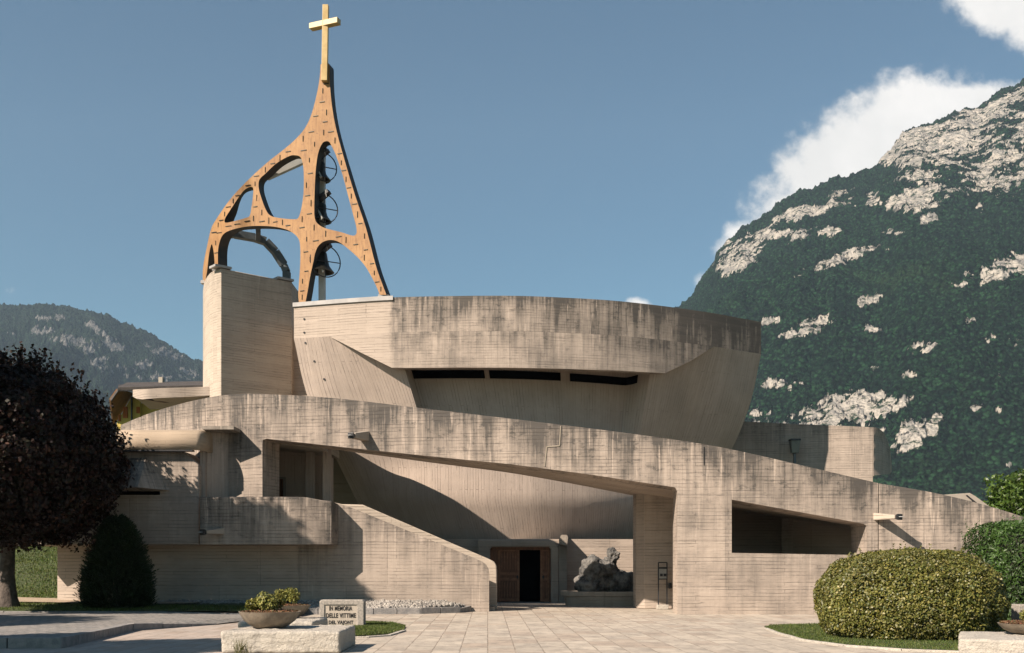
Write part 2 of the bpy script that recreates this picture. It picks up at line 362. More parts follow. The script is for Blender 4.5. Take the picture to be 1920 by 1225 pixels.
def uvd(o, ztop=None, extra=0.0):
    """UV by height and horizontal run plus the depth-below-top attribute, for hand-made solids"""
    me = o.data; off = parent_loc(o) if not o.parent else Vector((0, 0, 0))
    ul = me.uv_layers.new(name='uv'); zs = [v.co.z+off.z for v in me.vertices]; zt = ztop if ztop is not None else max(zs)
    for f in me.polygons:
        n = f.normal
        for li in f.loop_indices:
            c = me.vertices[me.loops[li].vertex_index].co+off
            if abs(n.z) > .75: ul.data[li].uv = (c.x, c.y)
            else: ul.data[li].uv = ((c.x*-n.y+c.y*n.x)/max(1e-6, math.hypot(n.x, n.y))+extra, c.z)
    at = me.attributes.new('topd', 'FLOAT', 'POINT'); at.data.foreach_set('value', [max(0, zt-z) for z in zs])
    return o
def prism(name, plan, z0, z1, m, parent=None, bevel=0, conc=True):
    """vertical solid on a plan polygon; z1/z0 may be lists per corner"""
    n = len(plan); a = sum(plan[i][0]*plan[(i+1) % n][1]-plan[(i+1) % n][0]*plan[i][1] for i in range(n))
    Z0 = list(z0) if hasattr(z0, '__len__') else [z0]*n; Z1 = list(z1) if hasattr(z1, '__len__') else [z1]*n
    idx = list(range(n))
    if a < 0: idx = idx[::-1]
    V = [(plan[i][0], plan[i][1], Z0[i]) for i in idx]+[(plan[i][0], plan[i][1], Z1[i]) for i in idx]
    Fc = [list(range(n))[::-1], list(range(n, 2*n))]+[[i, (i+1) % n, (i+1) % n+n, i+n] for i in range(n)]
    o = mesh(name, V, Fc, m, parent, bevel=bevel)
    if conc: uvd(o)
    return o
def box(name, x0, x1, y0, y1, z0, z1, m, parent=None, bevel=0, conc=False): return prism(name, [(x0, y0), (x1, y0), (x1, y1), (x0, y1)], z0, z1, m, parent, bevel, conc)
def bars(name, segs, m, parent=None, bevel=0):
    """one mesh of rectangular bars: segs = (p, q, width, height[, width2, height2])"""
    V = []; Fc = []
    for s in segs:
        p_, q_, w, h = s[:4]; w2, h2 = (s[4], s[5]) if len(s) > 4 else (w, h)
        p_, q_ = Vector(p_), Vector(q_); d = (q_-p_).normalized(); up = Vector((0, 0, 1)) if abs(d.z) < .95 else Vector((0, 1, 0))
        a = d.cross(up).normalized(); b = a.cross(d).normalized(); k = len(V)
        for c, ww, hh in ((p_, w, h), (q_, w2, h2)):
            for sa, sb in ((-1, -1), (1, -1), (1, 1), (-1, 1)): V.append(c+a*sa*ww/2+b*sb*hh/2)
        Fc += [[k+3, k+2, k+1, k], [k+4, k+5, k+6, k+7]]+[[k+i, k+(i+1) % 4, k+(i+1) % 4+4, k+i+4] for i in range(4)]
    return mesh(name, V, Fc, m, parent, bevel=bevel)
def tube(name, paths, m, parent=None, seg=8):
    """one mesh of round tubes: list of (points, radii)"""
    V = []; Fc = []
    for pts, rad in paths:
        pts = [Vector(p_) for p_ in pts]; rad = rad if hasattr(rad, '__len__') else [rad]*len(pts); k = len(V)
        for i, c in enumerate(pts):
            d = (pts[min(i+1, len(pts)-1)]-pts[max(i-1, 0)]).normalized(); up = Vector((0, 0, 1)) if abs(d.z) < .9 else Vector((0, 1, 0))
            a = d.cross(up).normalized(); b = d.cross(a).normalized()
            for j in range(seg): t = 2*math.pi*j/seg; V.append(c+(a*math.cos(t)+b*math.sin(t))*rad[i])
        for i in range(len(pts)-1):
            for j in range(seg): Fc.append([k+i*seg+j, k+(i+1)*seg+j, k+(i+1)*seg+(j+1) % seg, k+i*seg+(j+1) % seg])
        Fc += [[k+j for j in range(seg)], [k+(len(pts)-1)*seg+j for j in range(seg)][::-1]]
    return mesh(name, V, Fc, m, parent, smooth=True, angle=50)
def lathe(name, prof, c, m, parent=None, seg=40, jitter=0):
    V = []; Fc = []; n = len(prof)
    for j in range(seg):
        t = 2*math.pi*j/seg
        for r, z in prof: V.append((c[0]+r*math.cos(t), c[1]+r*math.sin(t), c[2]+z))
    for j in range(seg):
        for i in range(n-1): a, b = j*n+i, ((j+1) % seg)*n+i; Fc.append([a, b, b+1, a+1])
    return mesh(name, V, Fc, m, parent, smooth=True, angle=40)
def leaves(name, Cn, Nr, size, m, parent=None, aspect=.6, loose=.8, var=.35, origin=None, direct=None, extra=None):
    """many small pointed leaves (one four-sided blade each)"""
    n = len(Cn); N_ = Nr+rng.normal(0, loose, (n, 3)); N_ /= np.linalg.norm(N_, axis=1)[:, None]+1e-9
    t = rng.normal(0, 1, (n, 3)) if direct is None else direct+rng.normal(0, .35, (n, 3))
    t -= N_*(t*N_).sum(1)[:, None]; t /= np.linalg.norm(t, axis=1)[:, None]+1e-9
    b = np.cross(N_, t); s = size*(1+var*rng.uniform(-1, 1, n))[:, None]
    V = np.stack([Cn-t*s*.5, Cn+b*s*aspect*.5+N_*s*.06, Cn+t*s*.5, Cn-b*s*aspect*.5+N_*s*.06], 1).reshape(-1, 3)
    Q = np.arange(4*n).reshape(-1, 4)
    if extra is not None: ev, ef = extra; Q = np.vstack([Q, np.array(ef)+len(V)]); V = np.vstack([V, ev])
    return npmesh(name, V, Q, m, parent, origin=origin)
def vnoise(P3, seed=0):
    """value noise, P3 (n,3) -> (n,) in 0..1"""
    i = np.floor(P3).astype(np.int64); f = P3-i; f = f*f*(3-2*f); o = 0
    for dx in (0, 1):
        for dy in (0, 1):
            for dz in (0, 1):
                h = (i[:, 0]+dx)*374761393+(i[:, 1]+dy)*668265263+(i[:, 2]+dz)*2147483647+seed*1274126177
                h = (h ^ (h >> 13))*1274126177; h = (h ^ (h >> 16)) & 0xffffff
                w = (f[:, 0] if dx else 1-f[:, 0])*(f[:, 1] if dy else 1-f[:, 1])*(f[:, 2] if dz else 1-f[:, 2]); o = o+w*(h/0xffffff)
    return o
def fbm(P3, oct_=5, gain=.5, seed=0, ridged=False):
    o = 0; a = 1; t = 0; P3 = np.array(P3, float)
    for k in range(oct_):
        n = vnoise(P3, seed+k*17)
        if ridged: n = 1-abs(2*n-1)
        o = o+a*n; t += a; a *= gain; P3 = P3*2.03+11.7
    return o/t

# ------------------------------------------------------------------ mountains
def mountain(name, u_px, ridge, Yb, Yr, nv, rocks, seed, m, prof=1.15, amp=1.0, vexp=1.0):
    U = np.asarray(u_px, float); nu = len(U); v = np.linspace(0, 1, nv)**vexp
    rf = np.interp(U, *zip(*ridge)); rf = rf+(fbm(np.stack([U/34, U*0+seed, U*0], 1), 5, .62, seed)-.5)*(26 if seed == 3 else 14)
    UU, VV = np.meshgrid(U, v, indexing='ij')
    RR = np.repeat(rf[:, None], nv, 1); YR = np.full_like(UU, Yr)
    zr = np.maximum(EYE+(H0-RR)/F*YR, 5)
    Y = Yb+(YR-Yb)*VV; X = (UU-CX)/F*Y
    Z = zr*(VV**prof*.82+.18*VV)
    flat = np.stack([X.ravel(), Y.ravel(), Z.ravel()], 1)
    env = (VV*(1-VV)*4).ravel(); ends = smoothstep(VV.ravel()*6)
    # gullies running down the slope, spurs, crowns of the wood
    g = fbm(flat*np.array([1/330, 1/900, 1/700]), 5, .5, seed, True)-.6
    g2 = fbm(flat*np.array([1/95, 1/170, 1/120]), 4, .55, seed+5)-.5
    PX = CX+F*flat[:, 0]/flat[:, 1]; 
    d = g*165*env*amp+g2*75*amp*(env*.9+.1)
    Zf = flat[:, 2]+d*ends*np.clip((1-VV.ravel())*5, 0, 1)
    PY = H0-(Zf-EYE)*F/flat[:, 1]
    wx = (fbm(flat/70, 5, .6, seed+9)-.5); wy = fbm(flat/16, 5, .75, seed+13)-.5; wz = fbm(flat*np.array([1/110, 1/110, 1/26]), 4, .6, seed+15)-.5
    rk = np.full(len(flat), -9.0)
    for ri, (cx, cy, rx, ry, ang) in enumerate(rocks):
        if ri < 9 and seed == 3: rx, ry = rx*1.22, ry*1.3
        a = R(ang); dx = PX-cx; dy = -(PY-cy)
        u = (dx*math.cos(a)+dy*math.sin(a))/rx; w = (dy*math.cos(a)-dx*math.sin(a))/ry
        rk = np.maximum(rk, 1-(u*u+w*w))
    rock = smoothstep((np.maximum(rk, -1.6)*1.0+wx*3.4+wy*4.6+wz*4.0-.42)/.5)
    cano = (fbm(flat/np.array([13, 13, 9]), 3, .6, seed+21)-.5)*24+(fbm(flat/np.array([5.5, 5.5, 4.5]), 2, .6, seed+25)-.5)*12
    crag = (fbm(flat*np.array([1/26, 1/60, 1/14]), 5, .6, seed+31, True)-.6)*48+(fbm(flat*np.array([1/9, 1/20, 1/7]), 3, .6, seed+37, True)-.6)*12
    Zf = Zf+(cano*(1-rock)*(.35+.65*amp)+crag*rock*amp)*ends
    step_back = (crag*.9)*rock
    Yd = flat[:, 1]+step_back*ends
    V = np.stack([flat[:, 0]*Yd/flat[:, 1], Yd, Zf], 1)
    I = np.arange(nu*nv).reshape(nu, nv); Q = np.stack([I[:-1, :-1], I[1:, :-1], I[1:, 1:], I[:-1, 1:]], -1).reshape(-1, 4)
    # far side so that the ridge is a real one
    back = V.reshape(nu, nv, 3)[:, -1].copy(); b2 = back+np.array([0, 500, 0]); b2[:, 2] = back[:, 2]*.45; b3 = back+np.array([0, 1100, 0]); b3[:, 2] = 0
    n0 = len(V); V = np.vstack([V, b2, b3]); J = np.arange(nu)
    top = I[:, -1]
    Q2 = np.stack([top[:-1], top[1:], n0+J[1:], n0+J[:-1]], -1); Q3 = np.stack([n0+J[:-1], n0+J[1:], n0+nu+J[1:], n0+nu+J[:-1]], -1)
    o = npmesh(name, V, np.vstack([Q, Q2, Q3]), m, smooth=False)
    at = o.data.attributes.new('rock', 'FLOAT', 'POINT'); at.data.foreach_set('value', np.concatenate([rock, np.zeros(2*nu)]).astype(np.float32))
    o.data.polygons.foreach_set('use_smooth', np.ones(len(o.data.polygons), bool))
    o['kind'] = 'structure'
    return o
def mountmat(name, forest, forest2, meadow, rockc, rockd):
    m, q, p = mat(name, .95)
    g = q.n('ShaderNodeNewGeometry').outputs['Position']; rk = q.n('ShaderNodeAttribute', attribute_name='rock').outputs['Fac']
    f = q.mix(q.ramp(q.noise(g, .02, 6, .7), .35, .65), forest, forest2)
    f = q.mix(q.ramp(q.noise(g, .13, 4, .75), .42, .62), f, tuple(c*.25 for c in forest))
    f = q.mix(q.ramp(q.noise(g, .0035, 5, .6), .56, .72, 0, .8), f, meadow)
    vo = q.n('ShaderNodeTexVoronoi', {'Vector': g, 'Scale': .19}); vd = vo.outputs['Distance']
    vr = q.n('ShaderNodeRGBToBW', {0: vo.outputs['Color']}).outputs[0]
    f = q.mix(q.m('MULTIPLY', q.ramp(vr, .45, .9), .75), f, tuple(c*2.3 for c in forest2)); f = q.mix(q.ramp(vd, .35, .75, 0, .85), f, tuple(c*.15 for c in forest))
    s = q.n('ShaderNodeSeparateXYZ', {0: g})
    rn = q.noise(q.xyz(q.m('MULTIPLY', s.outputs[0], .10), q.m('MULTIPLY', s.outputs[1], .02), q.m('MULTIPLY', s.outputs[2], .028)), 1, 8, .75, .6)
    r = q.mix(q.ramp(rn, .42, .60), rockc, rockd); r = q.mix(q.ramp(q.noise(q.xyz(s.outputs[0], s.outputs[1], q.m('MULTIPLY', s.outputs[2], 2.4)), .05, 7, .72), .53, .60, 0, .9), r, forest2)
    q.L.new(q.mix(q.ramp(rk, .35, .65), f, r), p.inputs['Base Color']); p.inputs['Specular IOR Level'].default_value = .1
    bump(q, p, q.m('SUBTRACT', q.noise(g, .12, 6, .75), q.m('MULTIPLY', vd, .8)), 6.0, 1.0)
    return m
M1 = mountmat('wooded_limestone_mountain', (.005, .018, .011), (.011, .032, .014), (.022, .044, .016), (.47, .43, .37), (.24, .23, .21))
M2 = mountmat('green_hill', (.007, .020, .012), (.016, .030, .015), (.05, .06, .024), (.20, .19, .175), (.09, .092, .09))
ridgeR = [(1000, 800), (1100, 722), (1200, 640), (1275, 572), (1310, 530), (1338, 495), (1345, 470), (1390, 430), (1440, 396), (1500, 356), (1560, 335), (1640, 312), (1672, 282), (1692, 250), (1720, 236), (1780, 214), (1835, 200), (1870, 175), (1925, 150), (2000, 118), (2150, 60), (2350, 90), (2700, 180), (3300, 400)]
rocksR = [(1800, 275, 110, 42, 22), (1740, 320, 62, 26, 60), (1890, 290, 90, 45, 0), (1880, 210, 60, 26, 25), (1715, 262, 48, 14, 20), (1690, 300, 34, 15, 10), (1930, 240, 60, 60, 0), (1720, 365, 22, 26, 50), (1880, 335, 60, 6, 3),
          (1577, 372, 30, 16, 0), (1637, 372, 16, 17, 0), (1510, 404, 52, 13, 14), (1465, 441, 55, 9, 3), (1388, 480, 48, 24, 22), (1360, 500, 26, 16, 0), (1682, 384, 24, 13, 35), (1550, 437, 28, 7, 0),
          (1585, 484, 70, 12, 17), (1740, 411, 17, 10, 20), (1668, 436, 22, 5, 0), (1865, 515, 85, 20, 10), (1920, 500, 50, 22, 0),
          (1545, 600, 42, 11, 12), (1490, 630, 52, 7, 10), (1625, 567, 34, 6, 18), (1716, 657, 42, 10, 8), (1540, 688, 34, 7, 14), (1640, 622, 18, 5, 0), (1905, 640, 30, 15, 10), (1848, 638, 30, 7, 15), (1895, 715, 30, 12, -20), (1640, 690, 14, 4, 0), (1700, 705, 16, 5, 0),
          (1590, 768, 75, 34, 8), (1470, 790, 70, 16, 0), (1420, 775, 32, 14, -20), (1540, 790, 90, 22, 0), (1660, 768, 50, 13, 20), (1640, 745, 40, 10, 0), (1712, 818, 48, 18, 18), (1640, 830, 30, 22, 60), (1470, 728, 36, 10, -10), (1820, 768, 24, 6, 0), (1500, 720, 24, 6, 20), (1760, 790, 14, 5, 0), (1820, 600, 10, 4, 0), (1870, 770, 10, 5, 0), (1440, 600, 24, 5, 5)]
uR = np.concatenate([np.linspace(1000, 1240, 20, endpoint=False), np.linspace(1240, 1960, 620, endpoint=False), np.linspace(1960, 3300, 90)])
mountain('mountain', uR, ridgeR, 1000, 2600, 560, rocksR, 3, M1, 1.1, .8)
ridgeL = [(-1500, 800), (-1000, 640), (-600, 560), (-200, 600), (-80, 590), (0, 572), (30, 575), (75, 570), (130, 577), (165, 583), (200, 591), (235, 606), (270, 620), (300, 638), (340, 665), (375, 678), (420, 702), (520, 745), (700, 800), (1000, 860), (1300, 900)]
rocksL = [(205, 640, 34, 9, -38), (175, 668, 30, 11, -30), (235, 700, 40, 9, -12), (265, 690, 18, 9, 20), (130, 640, 50, 10, -10), (300, 660, 40, 8, -20), (300, 712, 24, 7, 0), (60, 625, 40, 7, 5), (350, 705, 20, 8, 0), (100, 600, 30, 5, 0), (180, 620, 22, 5, -30)]
uL = np.concatenate([np.linspace(-1500, -20, 60, endpoint=False), np.linspace(-20, 460, 330, endpoint=False), np.linspace(460, 1300, 50)])
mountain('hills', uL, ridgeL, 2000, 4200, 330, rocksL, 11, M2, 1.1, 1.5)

# ------------------------------------------------------------------ ground
def sheet(name, poly, z, m, kind='structure', thick=.0):
    V = [(x, y, z) for x, y in poly]; o = mesh(name, V, [list(range(len(V)))], m); a = o.data.polygons[0]
    if a.normal.z < 0: o.data.flip_normals()
    o['kind'] = kind; return o
def G(px, py, z=0.0):                   # ground point seen at a photo position
    Y = (EYE-z)*F/(py-H0); return ((px-CX)/F*Y, Y)
GRND = noisy('valley_grass', (.05, .085, .022), (.075, .10, .035), .05, .95)
sheet('ground', [(-9000, -3000), (9000, -3000), (9000, 9000), (-9000, 9000)], -.06, GRND)
sheet('plaza', [(-40, 2), (40, 2), (40, 48), (-40, 48)], 0, PAVE)
sheet('pink_path', [G(-900, 1240), G(460, 1240), G(480, 1152), (-6.5, 37), (-9, 37), (-13, 30), (-26, 28), (-26, 17)], .004, PAVE_PINK)
# raised cobbled pavement with its kerb
kA, kB, kC, kD = G(-700, 1197, .2), G(115, 1197, .2), G(250, 1168, .2), G(345, 1166, .12)
bk = [(-6.9, 32.9, .06), (-10.4, 32.2, .16), (-20, 31.6, .22), (-34, 31.2, .22)]
V = [(kA[0], kA[1], .2), (kB[0], kB[1], .2), (kC[0], kC[1], .17), (-7.9, 28.6, .03)]+bk
sw = mesh('pavement', V, [list(range(len(V)))[::1]], COBBLE); sw['kind'] = 'structure'
if sw.data.polygons[0].normal.z < 0: sw.data.flip_normals()
def kerbrun(pts, w, drop, m, L=1.1):
    V = []; Fc = []
    for (a, b) in zip(pts[:-1], pts[1:]):
        a, b = Vector(a), Vector(b); n = max(1, round((b-a).length/L)); d = (b-a).normalized(); s = Vector((-d.y, d.x, 0))
        for i in range(n):
            p0 = a+(b-a)*(i/n)+d*.012; p1 = a+(b-a)*((i+1)/n)-d*.012; k = len(V); j = random.uniform(-.006, .006)
            for p_ in (p0, p1):
                for off, z in ((0, -drop), (0, .012+j), (w, .012+j), (w, -drop)): V.append(p_+s*off+Vector((0, 0, z)))
            Fc += [[k, k+1, k+2, k+3], [k+7, k+6, k+5, k+4]]+[[k+i2, k+4+i2, k+4+(i2+1) % 4, k+(i2+1) % 4] for i2 in range(4)]
    o = mesh('kerb', V, Fc, m, bevel=.012); o['kind'] = 'structure'; return o
kerbrun([(kA[0], kA[1], .2), (kB[0], kB[1], .2), (kC[0], kC[1], .17), (-7.9, 28.6, .03)], .22, .24, STONE_G)
kerbrun([(-34, 31.2, .24), (-20, 31.6, .24), (-10.4, 32.2, .18), (-7.2, 32.8, .08)], .14, .16, STONE_G, 1.6)
# lawn with the bank rising on the left
def lawn_z(x, y):
    b = smoothstep((y-38)/15)*smoothstep((-14.2-x)/2.5)
    return .20+.04*smoothstep((-x-10)/10)+b*2.15+smoothstep((y-31)/6)*.12
nx_, ny_ = 110, 110; gx = np.linspace(-46, -6.6, nx_); gyv = np.linspace(0, 1, ny_)
GX, T_ = np.meshgrid(gx, gyv, indexing='ij'); y0 = np.interp(GX, [-34, -20, -10.4, -6.9], [31.3, 31.74, 32.36, 33.0]); GY = y0+(75-y0)*T_**1.3
GZ = lawn_z(GX, GY)-.10*smoothstep((GX+9)/2.4); GZ += (fbm(np.stack([GX.ravel()*.8, GY.ravel()*.8, GX.ravel()*0], 1), 3, .5, 2).reshape(GX.shape)-.5)*.07
GZ[:, 0] -= .02
I = np.arange(nx_*ny_).reshape(nx_, ny_); Q = np.stack([I[:-1, :-1], I[1:, :-1], I[1:, 1:], I[:-1, 1:]], -1).reshape(-1, 4)
lw = npmesh('lawn', np.stack([GX.ravel(), GY.ravel(), GZ.ravel()], 1), Q, SOIL, smooth=True); lw['kind'] = 'structure'
def gz(x, y): return lawn_z(np.asarray(x), np.asarray(y))
# beige path on the lawn, left
pp = [(-30, 36.0), (-16.5, 35.6), (-12, 35.0), (-10.5, 35.3), (-10.5, 36.8), (-15.9, 38.4), (-19, 39.2), (-30, 39.8)]
V = [(x, y, float(gz(x, y))+.05) for x, y in pp]; o = mesh('path', V, [list(range(len(V)))], SAND); o['kind'] = 'structure'
if o.data.polygons[0].normal.z < 0: o.data.flip_normals()
def grass(name, pts, z, h, m=None, w=.018):
    n = len(pts); base = np.column_stack([pts, z]); hh = h*rng.uniform(.5, 1.15, n); a = rng.uniform(0, 2*np.pi, n); lean = rng.normal(0, .35, (n, 2))*hh[:, None]
    dx = np.stack([np.cos(a), np.sin(a), np.zeros(n)], 1)*w*.5
    tip = base+np.column_stack([lean, hh]); mid = base+np.column_stack([lean*.35, hh*.6])
    V = np.stack([base-dx, base+dx, mid+dx*.8, tip, mid-dx*.8], 1).reshape(-1, 3)
    o = npmesh(name, V, np.arange(5*n).reshape(-1, 5), m or GRASSM); return o
def scatter(poly, n):
    p_ = np.array(poly); a = rng.uniform(p_.min(0), p_.max(0), (n*3, 2)); a = a[inside(a[:, 0], a[:, 1], [poly])][:n]; return a
a1 = scatter([(-24, 31.8), (-10.4, 32.4), (-7.1, 33.0), (-7.6, 34.3), (-12, 34.9), (-16.5, 35.5), (-24, 35.8)], 30000); zz = gz(a1[:, 0], a1[:, 1])-.10*smoothstep((a1[:, 0]+9)/2.4)
k_ = rng.uniform(0, 1, len(a1)) < .65
tag(grass('grass', a1[k_], zz[k_]-.02, .09), 'ragged green grass strip beside the grey cobbled pavement under the purple tree', 'grass', kind='stuff')
a1 = scatter([(-30, 39.3), (-19, 39.2), (-15.6, 38.6), (-15.2, 54), (-30, 54)], 60000)
tag(grass('grass', a1, gz(a1[:, 0], a1[:, 1])-.02, .09, w=.035), 'sunlit grass on the bank left of the church', 'grass', kind='stuff')
# grass islands in the plaza
isl = [G(1433, 1178), G(1455, 1187), G(1500, 1200), G(1580, 1211), G(1690, 1219), G(1800, 1223), G(1960, 1226), G(2100, 1225), G(2100, 1180), G(1900, 1165), G(1600, 1170), G(1480, 1173), G(1445, 1174)]
sheet('grass_island', isl, .03, SOIL)
a1 = scatter(isl, 60000); a1 = a1[(a1[:, 0] < 14)]
tag(grass('grass', a1, np.full(len(a1), .02), .045, w=.012), 'short bright green grass round the foot of the golden bush', 'grass', kind='stuff')
isl2 = [G(640, 1194), G(690, 1193), G(730, 1190), G(757, 1183), G(760, 1176), G(735, 1170), G(690, 1168), G(600, 1168), G(560, 1175)]
sheet('grass_island', isl2, .02, SOIL)
a1 = scatter(isl2, 26000)
tag(grass('grass', a1, np.full(len(a1), .01), .07, w=.012), 'small tongue of green grass right of the memorial stele', 'grass', kind='stuff')
# thin stone edging round the islands
def edging(pts, z0, z1, w, m=STONE_G, closed=False):
    return kerbrun([(x, y, z1) for x, y in pts], w, z1-z0+.02, m, .9)
edging([G(1433, 1180), G(1455, 1189), G(1500, 1202), G(1580, 1213), G(1690, 1221), G(1800, 1225), G(1960, 1228)], 0, .03, .10, STONE)
edging([G(640, 1197), G(690, 1196), G(732, 1193), G(762, 1184)], 0, .02, .10, STONE)
# pebble bed along the stair wall
bed = [(-12.0, 35.2), (-6.3, 34.7), (-4.5, 34.75), (-3.0, 35.0), (-1.75, 35.9), (-1.4, 36.75), (-12.0, 36.75)]
prism('pebble_bed', bed, .0, [.14, .14, .14, .14, .14, .2, .30], STONE_G, conc=False)['kind'] = 'structure'
edging([(-12.0, 35.15), (-6.3, 34.65), (-4.5, 34.7), (-3.0, 34.95), (-1.72, 35.87)], 0, .19, .13)
a1 = scatter([(-12.0, 35.3), (-6.3, 34.82), (-4.5, 34.87), (-3.0, 35.15), (-1.85, 36.0), (-1.5, 36.7), (-12.0, 36.7)], 5200)
ico = bmesh.new(); bmesh.ops.create_icosphere(ico, subdivisions=1, radius=1); iv = np.array([v.co[:] for v in ico.verts]); it = np.array([[v.index for v in f.verts] for f in ico.faces]); ico.free()
n = len(a1); sc = rng.uniform(.035, .075, (n, 1, 1))*rng.uniform(.6, 1.3, (n, 1, 3)); rr = rng.uniform(.8, 1.15, (n, 12, 1))
V = iv[None]*sc*rr+np.column_stack([a1, .14+rng.uniform(.01, .06, n)+.17*smoothstep((a1[:, 1]-34.9)/1.8)*smoothstep((-1.3-a1[:, 0])/1.2)])[:, None, :]
tag(npmesh('pebbles', V.reshape(-1, 3), (it[None]+12*np.arange(n)[:, None, None]).reshape(-1, 3), PEBM), 'bed of pale rounded pebbles along the foot of the stair wall', 'pebbles', kind='stuff')

# ------------------------------------------------------------------ CHURCH
ch = empty('church', (0, 40, 0), 'board-marked concrete church with a flaring oval drum, a sweeping ramp wall and an outside stair', 'church')
# drum: rim plan and base plan
rx = [551, 640, 735, 850, 900, 980, 1050, 1150, 1250, 1340, 1427]; ryy = [571, 564, 558, 555.3, 554.8, 555.2, 558, 564, 575, 588, 604]
YR_ = spl(rx, [11.4*F/(H0-y) for y in ryy])
def rimpt(px): Y = float(YR_(px)); return ((px-CX)/F*Y, Y)
nf = 90; fr = [rimpt(x) for x in np.linspace(551, 1427, nf)]
x0, y0 = fr[0]; x1, y1 = fr[-1]
bkp = cat([(x0, y0), (x0-.1, y0+5), (-6.5, 60), (0, 64.5), (7, 63), (11.2, 57), (x1, y1)], 9, False)[1:-1][::-1]
rimP = fr+bkp
bsY = spl([0, .25, .5, .75, 1], [48.4, 47.7, 48.0, 50.0, 54.0])
bs = [(-6.1+14.9*t, float(bsY(t))) for t in np.linspace(0, 1, nf)]
bb = cat([(-6.1, 48.2), (-6.0, 52), (-3.6, 57), (1, 60), (5.5, 60.5), (8.4, 58), (8.8, 54.0)], 9, False)[1:-1][::-1]
baseP = bs+bb; n = len(rimP)
sf = spl([0, .28, .45, .575, .83, 1], [0, .155, .32, .475, .78, 1])
zs = [13.0, 12.98, 12.5, 12.0, 11.5]; ss = [0]*5
for t in np.concatenate([[.03, .07, .1, .13], np.linspace(.17, 1, 22)]): zs.append(11.5-8.75*t); ss.append(float(sf(t)))
def prf(i, z, s):           # behind the lip the wall stands back at once and drops almost straight
    px_ = 551+876*i/(nf-1)
    if i >= nf or s <= 0: return s, 0.0
    k = float(smoothstep((px_-738)/9)*smoothstep((1236-px_)/50))
    w = float(smoothstep((px_-575)/80)*smoothstep((1400-px_)/90)); t = (11.5-z)/8.75
    s = s+(max(s, min(1.2*t, .74))-s)*w
    return s, (max(s, min(.80, .80*(11.5-z)/.9))-s)*k*float(smoothstep((z-6.4)/1.6))
def loft(name, rows, zz_, ztop, m, cap=False, cutpts=None):
    V = []; uvp = []; td = []
    arc = [0]
    mid = [((a[0]+b[0])/2, (a[1]+b[1])/2) for a, b in zip(rimP, baseP)]
    for i in range(n): a, b = mid[i], mid[(i+1) % n]; arc.append(arc[-1]+math.hypot(a[0]-b[0], a[1]-b[1]))
    for s, z in zip(rows, zz_):
        for i, (a, b) in enumerate(zip(rimP, baseP)): f, h_ = prf(i, z, s); V.append((a[0]+(b[0]-a[0])*f, a[1]+(b[1]-a[1])*(f+h_), z)); td.append(ztop-z)
    Fc = []; uv = []; vl = [0]
    for k in range(1, len(rows)): vl.append(vl[-1]+math.hypot(zz_[k]-zz_[k-1], 2.8*(rows[k]-rows[k-1])))
    for k in range(len(rows)-1):
        for i in range(n):
            j = (i+1) % n; Fc.append([k*n+i, (k+1)*n+i, (k+1)*n+j, k*n+j]); uv += [(arc[i], -vl[k]), (arc[i], -vl[k+1]), (arc[i+1], -vl[k+1]), (arc[i+1], -vl[k])]
    if cap:
        Fc.append(list(range(n))); uv += [(v[0], v[1]) for v in V[:n]]
    me = bpy.data.meshes.new(name); me.from_pydata(V, [], Fc)
    me.uv_layers.new(name='uv').data.foreach_set('uv', np.array(uv, dtype=np.float32).ravel())
    me.attributes.new('topd', 'FLOAT', 'POINT').data.foreach_set('value', td); me.update()
    o = link(name, me, m, ch, True); me.set_sharp_from_angle(angle=R(28)); return o
loft('rim_band', [0, 0, 0, 0, 0], [13, 12.96, 12.5, 12, 11.5], 13, CONC_D, True)
loft('drum_wall', ss[4:], zs[4:], 13.2, CONC_V)
top_line = [(x, pyz(11.502, float(YR_(x)))) for x in np.linspace(621, 1339, 40)]
lipbot = [(1339, 651), (1295, 677), (1247, 700), (1150, 695), (1050, 691.5), (950, 689.5), (850, 689.3), (760, 690), (735, 690), (680, 663), (645, 645), (622, 633.5)]
plate('rim_lip', top_line+[(x, y) for x, y in lipbot[1:]], [], YR_, .38, CONC_D, ch, step=10, ztop=13, bevel=.02)
# slit windows under the lip, in frames standing proud of the drum
def cone_at(i, z):
    s, h_ = prf(i, z, float(sf((11.5-z)/8.75))); s = float(s); a, b = rimP[i], baseP[i]; return Vector((a[0]+(b[0]-a[0])*s, a[1]+(b[1]-a[1])*(s+h_), z))
for (xa, xb) in ((749, 893), (907, 1052), (1070, 1212)):
    i0, i1 = [int(round((x-551)/876*(nf-1))) for x in (xa, xb)]; V = []; Fc = []
    for i in range(i0, i1+1):
        for z, o_ in ((10.22, .03), (9.86, .03), (9.86, -.1), (10.22, -.1)): c = cone_at(i, z); V.append(c-Vector((0, o_, 0)))
    for k in range(i1-i0):
        for j in range(4): Fc.append([k*4+j, k*4+(j+1) % 4, (k+1)*4+(j+1) % 4, (k+1)*4+j])
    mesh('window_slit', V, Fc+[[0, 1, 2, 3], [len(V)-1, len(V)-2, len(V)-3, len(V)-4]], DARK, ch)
# metal coping on the left of the rim
V = []; Fc = []
cx_ = np.linspace(549.5, 737, 24)
for x in cx_:
    X, Y = rimpt(max(551, x)); X = X if x > 551 else X-.04
    for dy, z in ((-.07, 12.88), (-.07, 13.06), (.7, 13.08), (.7, 12.98)): V.append((X, Y+dy, z))
for k in range(len(cx_)-1):
    for j in range(4): Fc.append([k*4+j, k*4+(j+1) % 4, (k+1)*4+(j+1) % 4, (k+1)*4+j])
mesh('coping', V, [f[::-1] for f in Fc]+[[0, 1, 2, 3], [len(V)-1, len(V)-2, len(V)-3, len(V)-4]], COPING, ch)
